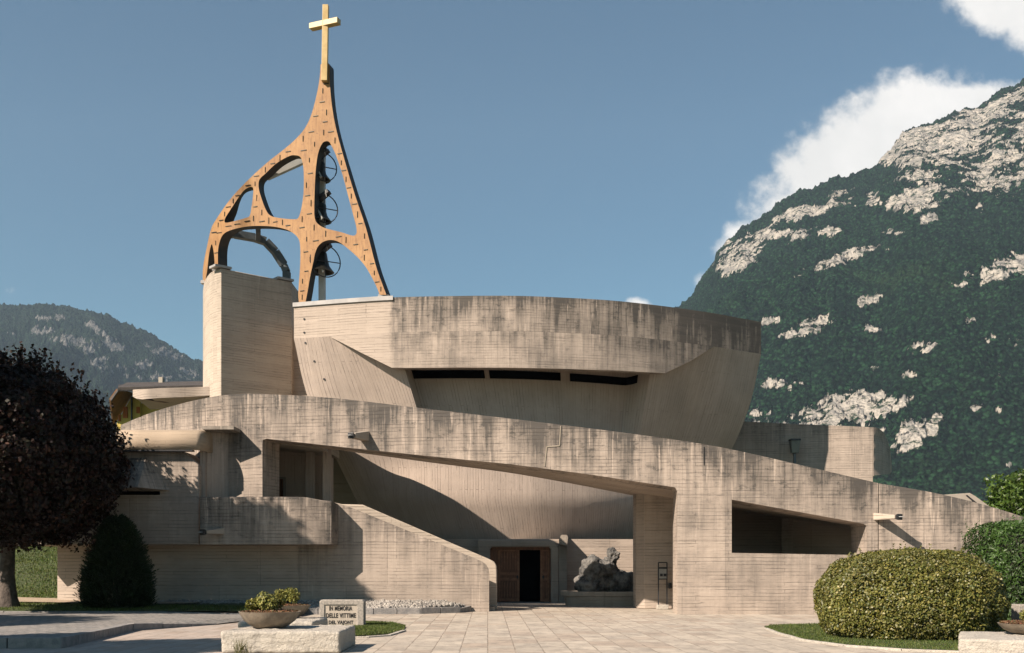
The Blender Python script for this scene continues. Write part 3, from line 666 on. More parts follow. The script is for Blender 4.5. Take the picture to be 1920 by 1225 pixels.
# bolt holes down the left end of the drum
V = []; Fc = []
for (x, y) in ((568.5, 603), (568.8, 628), (571, 647), (579, 681), (587, 714)):
    i = int(round((x-551)/876*(nf-1))); z = EYE+(H0-y)/F*46.9; c = cone_at(i, z) if z < 11.5 else Vector((rimP[i][0], rimP[i][1], z)); k = len(V)
    for a in range(6): V.append(c+Vector((math.cos(a*math.pi/3)*.05, -.03, math.sin(a*math.pi/3)*.05)))
    Fc.append([k+a for a in range(6)])
for f in Fc: mesh('bolt_hole', [V[i] for i in f], [list(range(6))], IRON, ch)
# ring wall, portal, doors
ringY = spl([600, 800, 1000, 1200, 1400], [47.0, 46.6, 46.5, 46.8, 47.4])
plate('ring_wall', [(600, 1013)]+[(x, pyz(2.74, float(ringY(x)))) for x in range(620, 1400, 20)]+[(1400, 1140), (600, 1140)], [[(925, 1030), (1030, 1030), (1030, 1131), (925, 1131)]], ringY, 1.2, CONC, ch, ztop=8)
plate('portal', [(896, 1131), (896, 1012), (1030, 1012), (1042, 1018), (1048, 1024), (1048, 1131)], [[(919, 1133), (919, 1026), (1032, 1026), (1032, 1133)]][:0], 45.7, .01, CONC, ch)if False else None
plate('portal', [(896, 1132), (896, 1012), (1028, 1012), (1040, 1017), (1048, 1026), (1048, 1132), (1033, 1132), (1033, 1030), (1029, 1026), (922, 1026), (919, 1030), (919, 1132)], [], 45.7, .85, CONC_G, ch, ztop=8, bevel=.05)
prism('buttress', [P(1048.3, 1100, 45.72)[:2], P(1063, 1100, 45.6)[:2], P(1063, 1100, 47)[:2], (P(1048.3, 1100, 45.72).x, 47)], 0, 2.45, CONC_G, ch)
mesh('spout', [P(1048, 1020, 45), P(1048, 1012, 45), P(1052, 1003, 45), P(1063, 1003, 45), P(1065, 1008, 45), P(1063, 1024, 45)]+[P(x, y, 47.2) for x, y in ((1048, 1020), (1048, 1012), (1052, 1003), (1063, 1003), (1065, 1008), (1063, 1024))],
     [[0, 1, 2, 3, 4, 5], [11, 10, 9, 8, 7, 6]]+[[i+6, (i+1) % 6+6, (i+1) % 6, i] for i in range(6)], CONC_G, ch)
uvd(bpy.data.objects['spout'])
# dark interior behind the door
iv0, iv1 = P(925, 1100, 46.6).x, P(1030, 1100, 46.6).x
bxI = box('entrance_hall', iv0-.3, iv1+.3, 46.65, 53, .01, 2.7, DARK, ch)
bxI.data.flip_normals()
def doorleaf(xa, xb, Y, ya=1028, yb=1130, rows=2, cols=3, handle=.9):
    a, b = P(xa, yb, Y), P(xb, ya, Y); w = b.x-a.x; z0, z1 = .02, b.z
    segs = [((a.x+w/2, Y, z0), (a.x+w/2, Y, z1), w, .05)]
    V = []
    fr_ = [((a.x+.05, Y-.04, z0), (a.x+.05, Y-.04, z1), .1, .05), ((b.x-.05, Y-.04, z0), (b.x-.05, Y-.04, z1), .1, .05)]
    for z in (z0+.08, z0+(z1-z0)*.42, z0+(z1-z0)*.52, z1-.08): fr_.append(((a.x+.1, Y-.04, z), (b.x-.1, Y-.04, z), .05, .12))
    for k in range(cols*2):
        x = a.x+.1+(w-.2)*(k+.5)/(cols*2)
        fr_.append(((x, Y-.035, z0+.18), (x, Y-.035, z0+(z1-z0)*.36), .035, .04)); fr_.append(((x, Y-.035, z0+(z1-z0)*.60), (x, Y-.035, z1-.18), .035, .04))
        fr_.append(((x, Y-.05, z0+.26), (x, Y-.05, z0+.34), .06, .05)); fr_.append(((x, Y-.05, z1-.42), (x, Y-.05, z1-.34), .06, .05))
    d = bars('door', segs, DOOR, ch); bars('carved_panels', fr_, DOORL, d)
    hx = a.x+w*handle; h = bars('handle', [((hx, Y-.1, 1.0), (hx, Y-.1, 1.18), .03, .03), ((hx, Y-.07, 1.09), (hx, Y-.02, 1.09), .08, .08)], IRON, d)
    return d
doorleaf(934, 974, 46.2); 
d2 = doorleaf(1013, 1031, 46.2, cols=1, handle=.3)
bars('door_frame', [(P(919.5, 1131, 46.1), P(919.5, 1027, 46.1), .12, .3), (P(927, 1131, 46.15), P(927, 1027, 46.15), .3, .12), (P(1032, 1131, 46.1), P(1032, 1027, 46.1), .1, .3), (P(919, 1028.5, 46.1), P(1033, 1028.5, 46.1), .3, .14)], DOOR, ch)
# wall behind the drum at the left (dim grey-blue wall) and chamber
plate('rear_wall', [(480, 742), (700, 742), (720, 1060), (480, 1060)], [], 49.2, .5, CONC_G, ch, ztop=30)
plate('connecting_wall', [(541, 640), (553, 640), (580, 750), (541, 750)], [], 50.6, 1.0, CONC, ch, ztop=30)
# ramp: the long sweeping outer wall
RY = spl([200, 230, 300, 370, 450, 540, 640, 800, 960, 1120, 1262, 1400, 1530, 1647], [42.0, 40.8, 38.9, 37.7, 36.9, 36.45, 36.15, 35.65, 35.25, 34.95, 34.8, 34.75, 34.8, 34.95])
rtop = [(226, 797.5), (260, 783), (300, 768.5), (350, 754.5), (400, 744), (440, 739.8), (470, 738.6), (560, 742), (650, 749), (760, 762), (900, 778.5), (1050, 796.5), (1200, 815.5), (1350, 838.5), (1500, 872), (1646, 906)]
rtop = cat(rtop, 4, False)
by = lambda x: H0+(EYE+.05)*F/float(RY(x))
ramp_out = rtop+[(1646, by(1646)), (1500, by(1500)), (1380, by(1380)), (1270, by(1270)), (1270, 921), (1266, 914.5), (1262, 913.5), (1100, 889), (960, 871), (800, 855), (655, 840), (500, 823), (493, 825), (492, 832), (492, 990), (226, 990)]
whole = [(1372, 937), (1500, 960.5), (1618, 982), (1625, 986), (1626, 1039), (1620, 1041), (1372, 1037)]
plate('ramp_wall', ramp_out, [whole], RY, 1.3, CONC_R, ch, step=12, bevel=.035)
RY2 = spl([1647, 1800, 1920, 2100], [34.97, 34.5, 34.1, 33.5])
t2 = cat([(1647.5, 906.5), (1700, 915), (1760, 926), (1820, 940), (1880, 957), (1940, 976), (2020, 1000), (2100, 1022)], 4, False)
plate('ramp_wall', t2+[(2100, H0+1.7*F/33.5), (1900, H0+1.7*F/34.2), (1647.5, H0+1.7*F/35.1)], [], RY2, 1.2, CONC_R, ch, step=14)
# soffit slabs behind the wall
def soffit(name, xs, heady, Yfront, Yin, m, th=.35, splay=0):
    V = []; Fc = []
    for x in xs:
        Yf_ = float(Yfront(x)); z = EYE+(H0-heady(x))/F*Yf_; a = Vector(((x-CX)/F*Yf_, Yf_, z)); Yb = Yin(x); r = (x-CX)/F
        y0_ = Yf_+1.27; X0 = a.x; X1 = X0+(Yb-Yf_)*r*splay
        V += [(X0, y0_, z-.0), (X1, Yb, z-.0), (X1, Yb, z+th), (X0, y0_, z+th)]
    for k in range(len(xs)-1):
        for j in range(4): Fc.append([k*4+j, (k+1)*4+j, (k+1)*4+(j+1) % 4, k*4+(j+1) % 4])
    o = mesh(name, V, Fc+[[3, 2, 1, 0], [len(V)-4, len(V)-3, len(V)-2, len(V)-1]], m, ch); bm = bmesh.new(); bm.from_mesh(o.data); bmesh.ops.recalc_face_normals(bm, faces=bm.faces); bm.to_mesh(o.data); bm.free()
    uvd(o, 30); return o
head = spl([492, 655, 800, 960, 1100, 1262, 1300, 1420], [823, 840, 855, 871, 889, 913.5, 919, 938])
soffit('ramp_soffit', list(np.linspace(592, 1330, 26)), lambda x: float(head(x)), RY, lambda x: float(np.interp(x, [592, 700, 960, 1195, 1330], [37.4, 37.7, 38.6, 40.4, 41.0])), CONC)
V = []; xs_ = list(np.linspace(700, 1195, 18))      # unseen upstand on the inner deck edge, added to shade the boulder
for x in xs_:
    Yf_ = float(RY(x)); z = EYE+(H0-float(head(x)))/F*Yf_; X0 = (x-CX)/F*Yf_; Yb = float(np.interp(x, [640, 700, 960, 1195, 1330], [37.5, 37.7, 38.6, 40.4, 41.0]))
    V += [(X0, Yb-.22, z+.352), (X0, Yb-.02, z+.352), (X0, Yb-.02, z+1.0), (X0, Yb-.22, z+1.0)]
Fc = [[k*4+j, (k+1)*4+j, (k+1)*4+(j+1) % 4, k*4+(j+1) % 4] for k in range(17) for j in range(4)]
uvd(mesh('shade_upstand', V, Fc+[[3, 2, 1, 0], [68, 69, 70, 71]], CONC_G, ch))
head2 = spl([1285, 1372, 1500, 1640], [923, 937, 960.5, 986])
soffit('gallery_ceiling', list(np.linspace(1285, 1640, 12)), lambda x: float(head2(x)), RY, lambda x: 46.3, CONC_G, .3, 1.3)
soffit('chamber_ceiling', list(np.linspace(480, 592, 8)), lambda x: float(head(max(x, 492))), RY, lambda x: 41.2, CONC_G, .3)
# unseen slab behind the ramp, added and shaped to cast shade on the drum
prism('shade_slab', [(-12.5, 40.6), (-9, 38.7), (-5, 38.4), (-2.4, 38.3), (-2.2, 40.6), (-2.4, 42.7), (-4.2, 43.9), (-4.9, 44.7), (-6.1, 46.0), (-7.5, 47.0), (-8.3, 49.1), (-15, 49.1)], 6.62, 7.0, CONC_G, ch)
# chamber behind the opening at the left
plate('chamber_wall', [(470, 790), (622, 790), (622, 960), (470, 960)], [[(507, 897), (533, 897), (533, 941), (507, 941)]], 40.8, .4, CONC_V, ch, ztop=30)
dd = P(520, 919, 41.0); sd = box('side_door', P(505, 0, 41).x, P(535, 0, 41).x, 40.98, 41.08, dd.z-.5, dd.z+.5, DOOR, ch)
bars('door_frame', [(P(534, 942, 40.78), P(534, 896, 40.78), .1, .12), (P(506, 896.5, 40.78), P(536, 896.5, 40.78), .12, .07)], CONC_G, ch)
for (xa, xb, Y, t) in ((573, 590.5, 39.6, .35), (605, 621.5, 38.7, .4)):
    prism('pillar', [P(xa, 0, Y)[:2], P(xb, 0, Y)[:2], P(xb, 0, Y+t)[:2], P(xa, 0, Y+t)[:2]], 3.0, EYE+(H0-800)/F*Y-.7, CONC_V, ch, bevel=.02)
box('chamber_floor', P(440, 0, 38).x, P(622, 0, 38).x, 37.25, 41.2, 2.6, 3.0, CONC_G, ch, conc=True)
# pier beside the entrance
pa, pb = P(1195.5, 0, 39.1), P(1275, 0, 39.1)
prism('pier', [(pa.x, 39.55), (pa.x+.24, 39.1), (pb.x+1.6, 39.1), (pb.x+1.6, 40.6), (pa.x, 40.6)], 0, 5.6, CONC, ch, bevel=.03)
# gallery seen through the right opening
plate('gallery_wall', [(1300, 930), (1467, 930), (1467, 1125), (1300, 1125)], [], 43.0, .4, CONC, ch, ztop=30)
prism('pillar', [P(1466, 0, 42.2)[:2], P(1487, 0, 42.2)[:2], P(1487, 0, 43)[:2], P(1466, 0, 43)[:2]], 0, 4.2, CONC, ch)
plate('gallery_wall', [(1440, 930), (1700, 930), (1700, 1120), (1440, 1120)], [], 46.0, .4, CONC_G, ch, ztop=30)
box('gallery_floor', P(1372, 0, 36.2).x, 14.5, 36.1, 46, .0, 1.7, CONC_G, ch, conc=True)
0 and box('gallery_roof', P(1470, 0, 43).x, 17, 43.2, 46.4, 4.6, 4.9, CONC_G, ch, conc=True)
# box at the left: upper storey, its hood and lower wall
BY = lambda x: np.full(np.shape(x), 36.0)
plate('upper_box', [(15, 846), (342, 846), (373, 872), (373, 1022), (15, 1022)], [], 36.0, 3.4, CONC, ch, step=14, bevel=.04)
V = [P(205, 862, 36), P(274, 858, 36), P(200, 916, 35.2), P(258, 914, 35.1), P(319, 920, 36), P(200, 922, 36)]
o = mesh('window_hood', V, [[0, 2, 3, 1], [1, 3, 4], [2, 5, 4, 3], [0, 5, 2]], CONC_R, ch); uvd(o)
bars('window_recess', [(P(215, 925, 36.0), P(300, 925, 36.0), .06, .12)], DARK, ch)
# roof shell over the box with its rolled edge
V = []; Fc = []; prof = [(0, -.06), (0, .30), (.06, .48), (.20, .62), (.42, .68), (1.4, .70)]
zb = EYE+(H0-841)/F*35.8
st_ = [(215, 0), (260, 0), (310, 0), (368, 0), (374, .10), (380, .45), (387, 1.1)]
for x, dy in st_:
    for a, z in prof: Y = 35.75+dy; V.append(((x-CX)/F*35.75+(.0), Y+a, zb+z*.98))
np_ = len(prof)
for k in range(len(st_)-1):
    for j in range(np_-1): Fc.append([k*np_+j, (k+1)*np_+j, (k+1)*np_+j+1, k*np_+j+1])
o = mesh('rolled_roof', V, Fc, concrete('rendered_roof_shell', dirt=.6, streak=.3, lines=.05, light=(.44, .355, .255)), ch, smooth=True, angle=50); uvd(o, 30)
sm = o.modifiers.new('thick', 'SOLIDIFY'); sm.thickness = .06; sm.offset = -1
box('eave_slab', P(382, 0, 36.2).x, P(441, 0, 36.2).x, 36.0, 37.6, EYE+(H0-806)/F*36.1, EYE+(H0-800)/F*36.1, CONC_G, ch, conc=True)
box('gutter', P(215, 0, 35.8).x, P(362, 0, 35.8).x, 35.72, 35.98, zb-.1, zb-.055, IRON, ch)
plate('recess_wall', [(374, 806), (438, 806), (438, 960), (374, 960)], [], 36.98, .02, CONC_V, ch, ztop=30) if False else None
prism('recess_pier', [P(388, 0, 36.5)[:2], P(437, 0, 37.2)[:2], (P(437, 0, 37.2).x, 37.9), (P(388, 0, 36.5).x, 37.9)], 3.2, EYE+(H0-806)/F*36.1-.01, CONC_V, ch)
prism('recess_pier', [P(375, 0, 36.3)[:2], P(385, 0, 36.3)[:2], (P(385, 0, 36.3).x, 38), (P(375, 0, 36.3).x, 38)], 2.4, zb-.02, CONC_V, ch)
LWY = spl([60, 107, 300, 620, 700], [38.0, 37.4, 36.9, 36.85, 36.85])
plate('lower_wall', [(107, 1021), (300, 1021.5), (600, 1022), (600, 1146), (107, 1146)], [], LWY, 2.2, CONC, ch, step=14, ztop=30)
# balcony
BALY = spl([373, 540, 556, 568, 582, 618, 625], [35.60, 35.60, 35.62, 35.68, 35.75, 35.98, 36.02])
bx_ = list(np.linspace(374.5, 622, 40))
bdrop = lambda x: .11*float(smoothstep((x-566)/50))
plate('balcony_parapet', [(x, pyz(3.88-bdrop(x), float(BALY(x)))) for x in bx_]+[(x, pyz(2.285, float(BALY(x)))) for x in bx_[::-1]], [], BALY, .28, CONC_R, ch, step=8, ztop=4.3, bevel=.02)
fl = [P(x, 0, float(BALY(x))+.05)[:2] for x in bx_[::4]]; fl += [(fl[-1][0], 39.5), (fl[0][0]+.02, 39.5)]
prism('balcony_floor', fl, 2.30, 2.5, CONC_G, ch)
xe = P(622, 0, 36.02).x
prism('balcony_parapet', [(xe-.25, 36.12), (xe-.003, 36.05), (xe+.10, 36.79), (xe-.2, 36.79)], 2.29, [3.77, 3.77, 3.70, 3.70], CONC_R, ch, bevel=.02)
# stairs
plate('stair_wall', [(560, 1021), (623, 1021), (623, 941), (634, 945), (652, 949.5), (700, 969), (800, 1010), (890, 1047), (903, 1053), (911, 1059), (915.5, 1067), (917, 1078), (917, 1150), (560, 1150)], [], 36.8, .34, CONC, ch, step=12, bevel=.04)
plate('stair_wall', [(625, 942), (640, 945.5), (680, 946.5), (760, 981), (850, 1020), (915, 1047.5), (926, 1053), (931.5, 1062), (932, 1071), (932, 1148), (600, 1148), (600, 942)], [], 38.0, .3, CONC_T, ch, step=12, ztop=30, bevel=.04)
V = []; ns = 20; xa, xb = P(640, 0, 37.5).x, P(920, 0, 37.5).x; prof = [(xb+.15, 0)]
for k in range(ns): x = xb+.15-(xb-xa)*k/ns; z = (k+1)*.145; prof += [(x, z), (x-(xb-xa)/ns, z)]
prof.append((prof[-1][0], 0)); n_ = len(prof); V = [(x, 37.15, z) for x, z in prof]+[(x, 37.98, z) for x, z in prof]
o = mesh('stairs', V, [list(range(n_)), list(range(n_, 2*n_))[::-1]]+[[(i+1) % n_, i, i+n_, (i+1) % n_+n_] for i in range(n_)], CONC_G, ch); uvd(o)
# tower of the belfry (concrete)
tt = [(414, 503), (407, 505.2), (400, 508), (394, 512), (389, 517.5), (385, 524), (382.3, 532), (380.5, 543)]
TZ = 14.9; tp = [P(x, 0, (TZ-EYE)*F/(H0-y))[:2] for x, y in tt]; tB = P(547, 0, 50.1)[:2]
pl_ = [tB]+[tp[0]]+tp[1:]+[(-15.0, 55), (-10.4, 54)]
n_ = len(pl_); V = [(x, y, 0) for x, y in pl_]+[(x, y, TZ) for x, y in pl_]
o = mesh('tower', V, [list(range(n_)), list(range(n_, 2*n_))[::-1]]+[[(i+1) % n_, i, i+n_, (i+1) % n_+n_] for i in range(n_)], CONC_T, ch, bevel=.03); uvd(o, TZ+.4); o.data.set_sharp_from_angle(angle=R(30)); o.data.polygons.foreach_set('use_smooth', [True]*len(o.data.polygons))
d_ = Vector((tB[0]-tp[0][0], tB[1]-tp[0][1], 0)).normalized(); nn = Vector((d_.y, -d_.x, 0)); A_ = Vector((tp[0][0], tp[0][1], TZ)); B_ = Vector((tB[0], tB[1], TZ))
for s_ in [(A_-d_*.3+nn*.02-nn*.25+Vector((0, 0, .08)), A_+d_*.5-nn*.23+Vector((0, 0, .08)), .6, .1), (B_-d_*.75-nn*.23+Vector((0, 0, .08)), B_+d_*.08-nn*.23+Vector((0, 0, .08)), .6, .1)]: bars('coping', [s_], COPING, ch)
# wing behind on the right
WGY = spl([1340, 1640, 1672], [54.4, 53.2, 54.4]); 
plate('rear_wing', cat([(1340, 787), (1400, 790.5), (1500, 795.5), (1600, 799.5), (1637, 801.5)], 3, False)+[(1637, 1000), (1340, 1000)], [], spl([1340, 1637], [54.4, 53.2]), 5, CONC, ch, step=14, bevel=.05)
V = []
wend = [(1638, 801.5), (1648, 803.5), (1657, 811), (1664, 825), (1669, 845), (1671.5, 865), (1672, 884), (1669, 889), (1640, 892), (1638, 893)]
plate('wing_end', wend, [], spl([1636, 1652, 1674], [53.15, 53.6, 56.2]), 3.0, CONC, ch, step=5, bevel=.03)
# small concrete pieces beyond the ramp, right
plate('rear_parapet', [(1690, 919), (1735, 921), (1768, 930), (1800, 945), (1800, 1000), (1690, 1000)], [], 43, 1.0, CONC_G, ch, ztop=30)
plate('rear_parapet', [(1768, 928), (1818, 924.5), (1828, 930), (1872, 962), (1880, 990), (1768, 990)], [], 41, 1.0, CONC_G, ch, ztop=30)
bars('handrail', [(P(1812, 929, 40.8), P(1838, 950, 40.8), .05, .05), (P(1823, 939, 40.8), P(1823, 950, 40.9), .04, .04)], IRON, ch)
# curved canopy at the left rear
cy_ = spl([240, 262, 300, 376], [49.5, 48.4, 48.2, 48.6])
plate('rear_canopy', [(249, 731), (262, 730), (300, 728), (340, 727), (400, 725), (400, 742), (340, 745), (300, 746.5), (268, 749), (256, 748), (249, 744)], [], cy_, 3.0, CONC, ch, ztop=30)
V = [P(256, 748, 48.9), P(400, 742, 48.9), P(400, 765, 50.2), P(282, 768, 50.2), P(256, 748, 51.9), P(400, 742, 51.9)]
o = mesh('canopy_soffit', V, [[0, 1, 2, 3], [0, 3, 4], [3, 2, 5, 4]], CONC_G, ch); uvd(o, 30)
# zig-zag joint in the ramp
def rp(x, y, o_=.012): Y = float(RY(x)); v = P(x, y, Y); return Vector((v.x, v.y-o_, v.z))
bars('expansion_joint', [(rp(1051, 799), rp(1049, 836), .035, .02), (rp(1049, 836), rp(1025, 838), .02, .035), (rp(1025, 838), rp(1021, 875), .035, .02)], noisy('joint_filler', (.36, .31, .25), (.30, .26, .2), 5), ch)
bars('expansion_joint', [(rp(1320, 838), rp(1320, 872), .02, .02)], IRON, ch)

# ------------------------------------------------------------------ BELFRY (timber frame, steel, bells)
FY = spl([372, 381, 390, 402, 415, 480, 575, 650, 725], [51.6, 51.0, 49.9, 48.7, 48.1, 47.65, 46.7, 46.2, 45.55])
bl = empty('belfry', (-9, 47, 13), 'curved orange timber belfry frame on the church roof holding three dark bells', 'belfry')
def C1(l): return [(360+x/3.602, y/3.602) for x, y in l]
def C2(l): return [(360+x/3.402, 240+y/3.402) for x, y in l]
seg_a = C1([(868, 435), (865, 500), (852, 590), (830, 690), (800, 790), (760, 870), (700, 940), (620, 1010), (500, 1105)])+C2([(340, 350), (240, 460), (150, 590), (120, 650), (95, 760), (75, 860), (68, 930), (70, 985)])
seg_b = C2([(84, 985), (98, 900), (108, 810), (125, 742), (138, 790), (143, 850), (145, 896)])
seg_c = C2([(166, 890), (165, 800), (173, 740), (195, 685), (240, 655), (330, 632), (420, 625), (520, 630), (600, 648), (650, 675), (680, 710), (690, 760), (690, 870), (681, 1000), (678, 1070), (683, 1122)])
seg_d = C2([(722, 1120), (736, 1050), (755, 940), (775, 850), (785, 800), (805, 755), (840, 725), (890, 715), (940, 730), (1000, 775), (1060, 830), (1110, 890), (1150, 960), (1180, 1020), (1196, 1065)])
seg_e = C2([(1240, 1065), (1215, 1000), (1170, 870), (1110, 640), (1040, 430), (980, 230)])+C1([(980, 900), (950, 750), (935, 620), (930, 520), (928, 440), (915, 428)])
outer = []
for s_g in (seg_a, seg_b, seg_c, seg_d, seg_e): outer += cat(s_g, 4, False)
H1 = cat(C2([(388, 380), (350, 385), (310, 425), (240, 530), (210, 580), (215, 605), (280, 592), (340, 575), (368, 560), (380, 500), (388, 440)]), 4)
H2 = cat(C2([(660, 175), (620, 180), (540, 225), (470, 290), (430, 330), (425, 380), (440, 440), (470, 520), (500, 560), (560, 575), (650, 583), (680, 570), (700, 500), (712, 400), (712, 280), (705, 220), (690, 185)]), 4)
H3 = cat(C2([(855, 85), (830, 100), (805, 160), (790, 260), (783, 380), (780, 500), (782, 570), (800, 610), (850, 640), (950, 665), (1020, 687), (1045, 680), (1050, 650), (1040, 600), (1000, 450), (960, 300), (920, 180), (890, 115), (875, 90)]), 4)
plate('timber_frame', outer, [H1, H2, H3], FY, .46, TIMBER, bl, step=4, gx=8, ztop=60, bevel=0, side=noisy('shaded_edge', (.016, .014, .013), (.035, .026, .02), 3, .6))  # edge faces coloured near-black, their shade put into the colour
def fp(x, y, o_=.015): Y = float(FY(x)); v = P(x, y, Y); return Vector((v.x, v.y-o_, v.z))
ds = []
for s_ in 'h907,567 v883,615 h879,690 v908,760 h835,785 h898,824 h805,892 h937,891 v889,896 v750,938 v827,975 v965,950 h650,1025 h754,1017 v594,1068 h545,1106 v495,1148 h435,1190 v792,1082 h798,1172 h997,1038 v1008,1100 h1027,1152'.split():
    x, y = map(float, s_[1:].split(',')); ds.append((s_[0], 360+x/3.602, y/3.602))
for s_ in 'h357,367 v402,357 h290,432 h232,505 v413,447 h404,503 v392,578 v445,540 h352,595 h446,597 v490,592 h531,600 v577,603 h612,623 h232,628 h288,614 v208,550 v262,466 h187,590 v167,620 h140,667 h173,670 v150,735 h155,798 v729,365 h755,290 h737,432 v759,480 v702,582 h748,548 h701,636 v778,636 v731,710 h789,720 v852,675 h935,694 v982,715 h1044,744 v1100,690 h1108,778 v1098,828 h1148,866 v1162,925 h1180,983 v1204,1028 h726,791 v753,840 h729,914 v704,978 h703,1040 v702,1080 h1073,610 v1056,553 h1037,486 v1016,435 h1000,382 v982,328 h968,271'.split():
    x, y = map(float, s_[1:].split(',')); ds.append((s_[0], 360+x/3.402, 240+y/3.402))
sg = []
for k, x, y in ds:
    L_ = random.uniform(3.6, 5.4)
    if k == 'h': sg.append((fp(x-L_, y+.155*L_), fp(x+L_, y-.155*L_), .02, .03))
    else: sg.append((fp(x+.1, y-L_*1.1), fp(x-.1, y+L_*1.1), .03, .02))
for s_ in sg: bars('dowel_slot', [s_], BRONZE, bl)
# steel shoes under the feet
for x, y in ((566, 571), (718, 556), (406, 505), (384, 529)):
    c = fp(x, y-2, -.2); bars('shoe', [(c-Vector((.22, 0, .02)), c+Vector((.22, 0, -.02)), .3, .14)], COPING, bl)
# rear steel arch, props and mast
def bp(x, y, Y): return P(x, y, Y)
arch = [(424, 437, 48.9), (440, 439.5, 49.2), (477, 446, 49.6), (498, 453, 49.8), (516, 472, 50.0), (532, 497, 50.2), (537.5, 510, 50.2), (537.5, 527, 50.2)]
bars('steel_arch', [(bp(*a), bp(*b), .34, .34) for a, b in zip(arch[:-1], arch[1:])]+[(bp(484, 424, 48.6), bp(484.5, 449, 49.6), .22, .26)], STEEL, bl, bevel=.02)
bars('steel_strut', [(bp(500, 331, 48.1), bp(575, 297, 48.6), .30, .34)], STEELP, bl, bevel=.02)
bars('mast', [(bp(604, 570, 47.5), bp(604, 300, 47.5), .26, .4), (bp(604, 300, 47.5), bp(607, 268, 47.4), .26, .4, .2, .2)], STEELP, bl, bevel=.015)
def rot_ring(c, r, n=28): return [Vector((c.x+r*.86*math.cos(2*math.pi*k/n), c.y+r*.5*math.cos(2*math.pi*k/n), c.z+r*math.sin(2*math.pi*k/n))) for k in range(n+1)]
for (wx, wy, by_, sc) in ((606, 313, 338, 1.12), (608, 391, 416, 1.12), (610, 490, 511, 1.25)):
    c = bp(wx, wy, 47.0); r = .56*sc
    be = lathe('bell', [(.0, .78*sc), (.14*sc, .77*sc), (.24*sc, .68*sc), (.28*sc, .45*sc), (.34*sc, .22*sc), (.46*sc, .05*sc), (.50*sc, 0), (.44*sc, .0), (.26*sc, .3*sc), (0, .6*sc)], bp(wx-10, by_, 47.3), BRONZE, bl)
    sp_ = [([c+Vector((-.86*r, -.5*r, 0)), c+Vector((.86*r, .5*r, 0))], .022), ([c+Vector((0, 0, -r)), c+Vector((0, 0, r))], .022)]
    tube('wheel', [(rot_ring(c, r), .026)]+sp_, IRON, be, 6)
    bars('yoke', [(bp(wx-20, wy, 47.25), bp(wx+3, wy, 47.25), .24, .3), (bp(wx-12, wy-14, 47.2), bp(wx+9, wy-32, 47.0), .3, .16), (bp(wx-10, wy+4, 47.3), bp(wx-10, by_-16, 47.3), .3, .3)], IRON, be)
    for s_ in [(bp(wx+2, wy-34, 46.9), bp(wx+4, wy-22, 46.9), .02, .02), (bp(wx-12, wy+4, 47), bp(wx-4, wy+20, 46.8), .06, .1)]: bars('striker', [s_], STEELP, be)
# cross
cr = empty('cross', tuple(fp(611, 120)), 'gilded cross on the tip of the timber belfry', 'cross')
def crp(x, y, Y=46.35): return P(x, y, Y)
a0 = crp(609, 153, 46.25)
bars('upright', [(crp(608.6, 153), crp(611, 11), .25, .26)], GOLD, cr, bevel=.012)
c0 = crp(611, 45.5); dd_ = Vector((math.cos(R(22)), -math.sin(R(22)), 0))
bars('crossbar', [(c0-dd_*.76-Vector((0, .012, 0)), c0+dd_*.66-Vector((0, .012, 0)), .30, .24)], GOLD, cr, bevel=.012)

# ------------------------------------------------------------------ floodlights on their concrete arms
def flood(name, a, tip, label, w=.26, h=.2, mt=CONC_G):
    a, tip = Vector(a), Vector(tip); r = empty(name, a, label, 'floodlight', 'floodlights on concrete arms')
    d = (tip-a).normalized()
    o = bars('arm', [(a-d*.1, tip, w, h*1.5, w*.8, h*.75)], mt, r, bevel=.015); uvd(o, 30)
    bars('lamp_housing', [(tip, tip+d*.14, .15, .15, .22, .2)], IRON, r, bevel=.02)
    side = d.cross(Vector((0, 0, 1))).normalized()
    lathe('lens', [(0, .02), (.07, .015), (.085, 0)], tip+d*.2, noisy('lamp_glass', (.5, .5, .48), (.6, .6, .58), 3, .15), r, 16)
    return r
flood('floodlight', P(684, 818, 36.0), P(661, 817, 35.15), 'floodlight on a short concrete arm high on the ramp wall above the portico opening', .3, .22)
flood('floodlight', P(1645, 969, 34.95), P(1682, 969.5, 34.05), 'floodlight on a pale lit concrete arm above the golden bush', .26, .16, CONC_T)
flood('floodlight', P(418, 996, 35.7), P(384, 998, 35.0), 'floodlight on a concrete arm on the shaded balcony front', .26, .16)
# lantern on the rear wing
lr = empty('wall_lantern', P(1490, 865, 53.6), 'grey box lantern on a post before the rear wing wall', 'lantern')
c = P(1490, 838, 53.3)
bars('lantern_head', [(c+Vector((0, 0, -.32)), c+Vector((0, 0, .3)), .34, .34, .46, .46)], noisy('lantern_glass', (.10, .12, .11), (.16, .18, .16), 1, .3), lr, bevel=.02)
bars('lid', [(c+Vector((0, 0, .3)), c+Vector((0, 0, .38)), .5, .5)], IRON, lr)
bars('post', [(P(1490, 900, 53.3), c+Vector((0, 0, -.32)), .12, .12)], STEEL, lr)
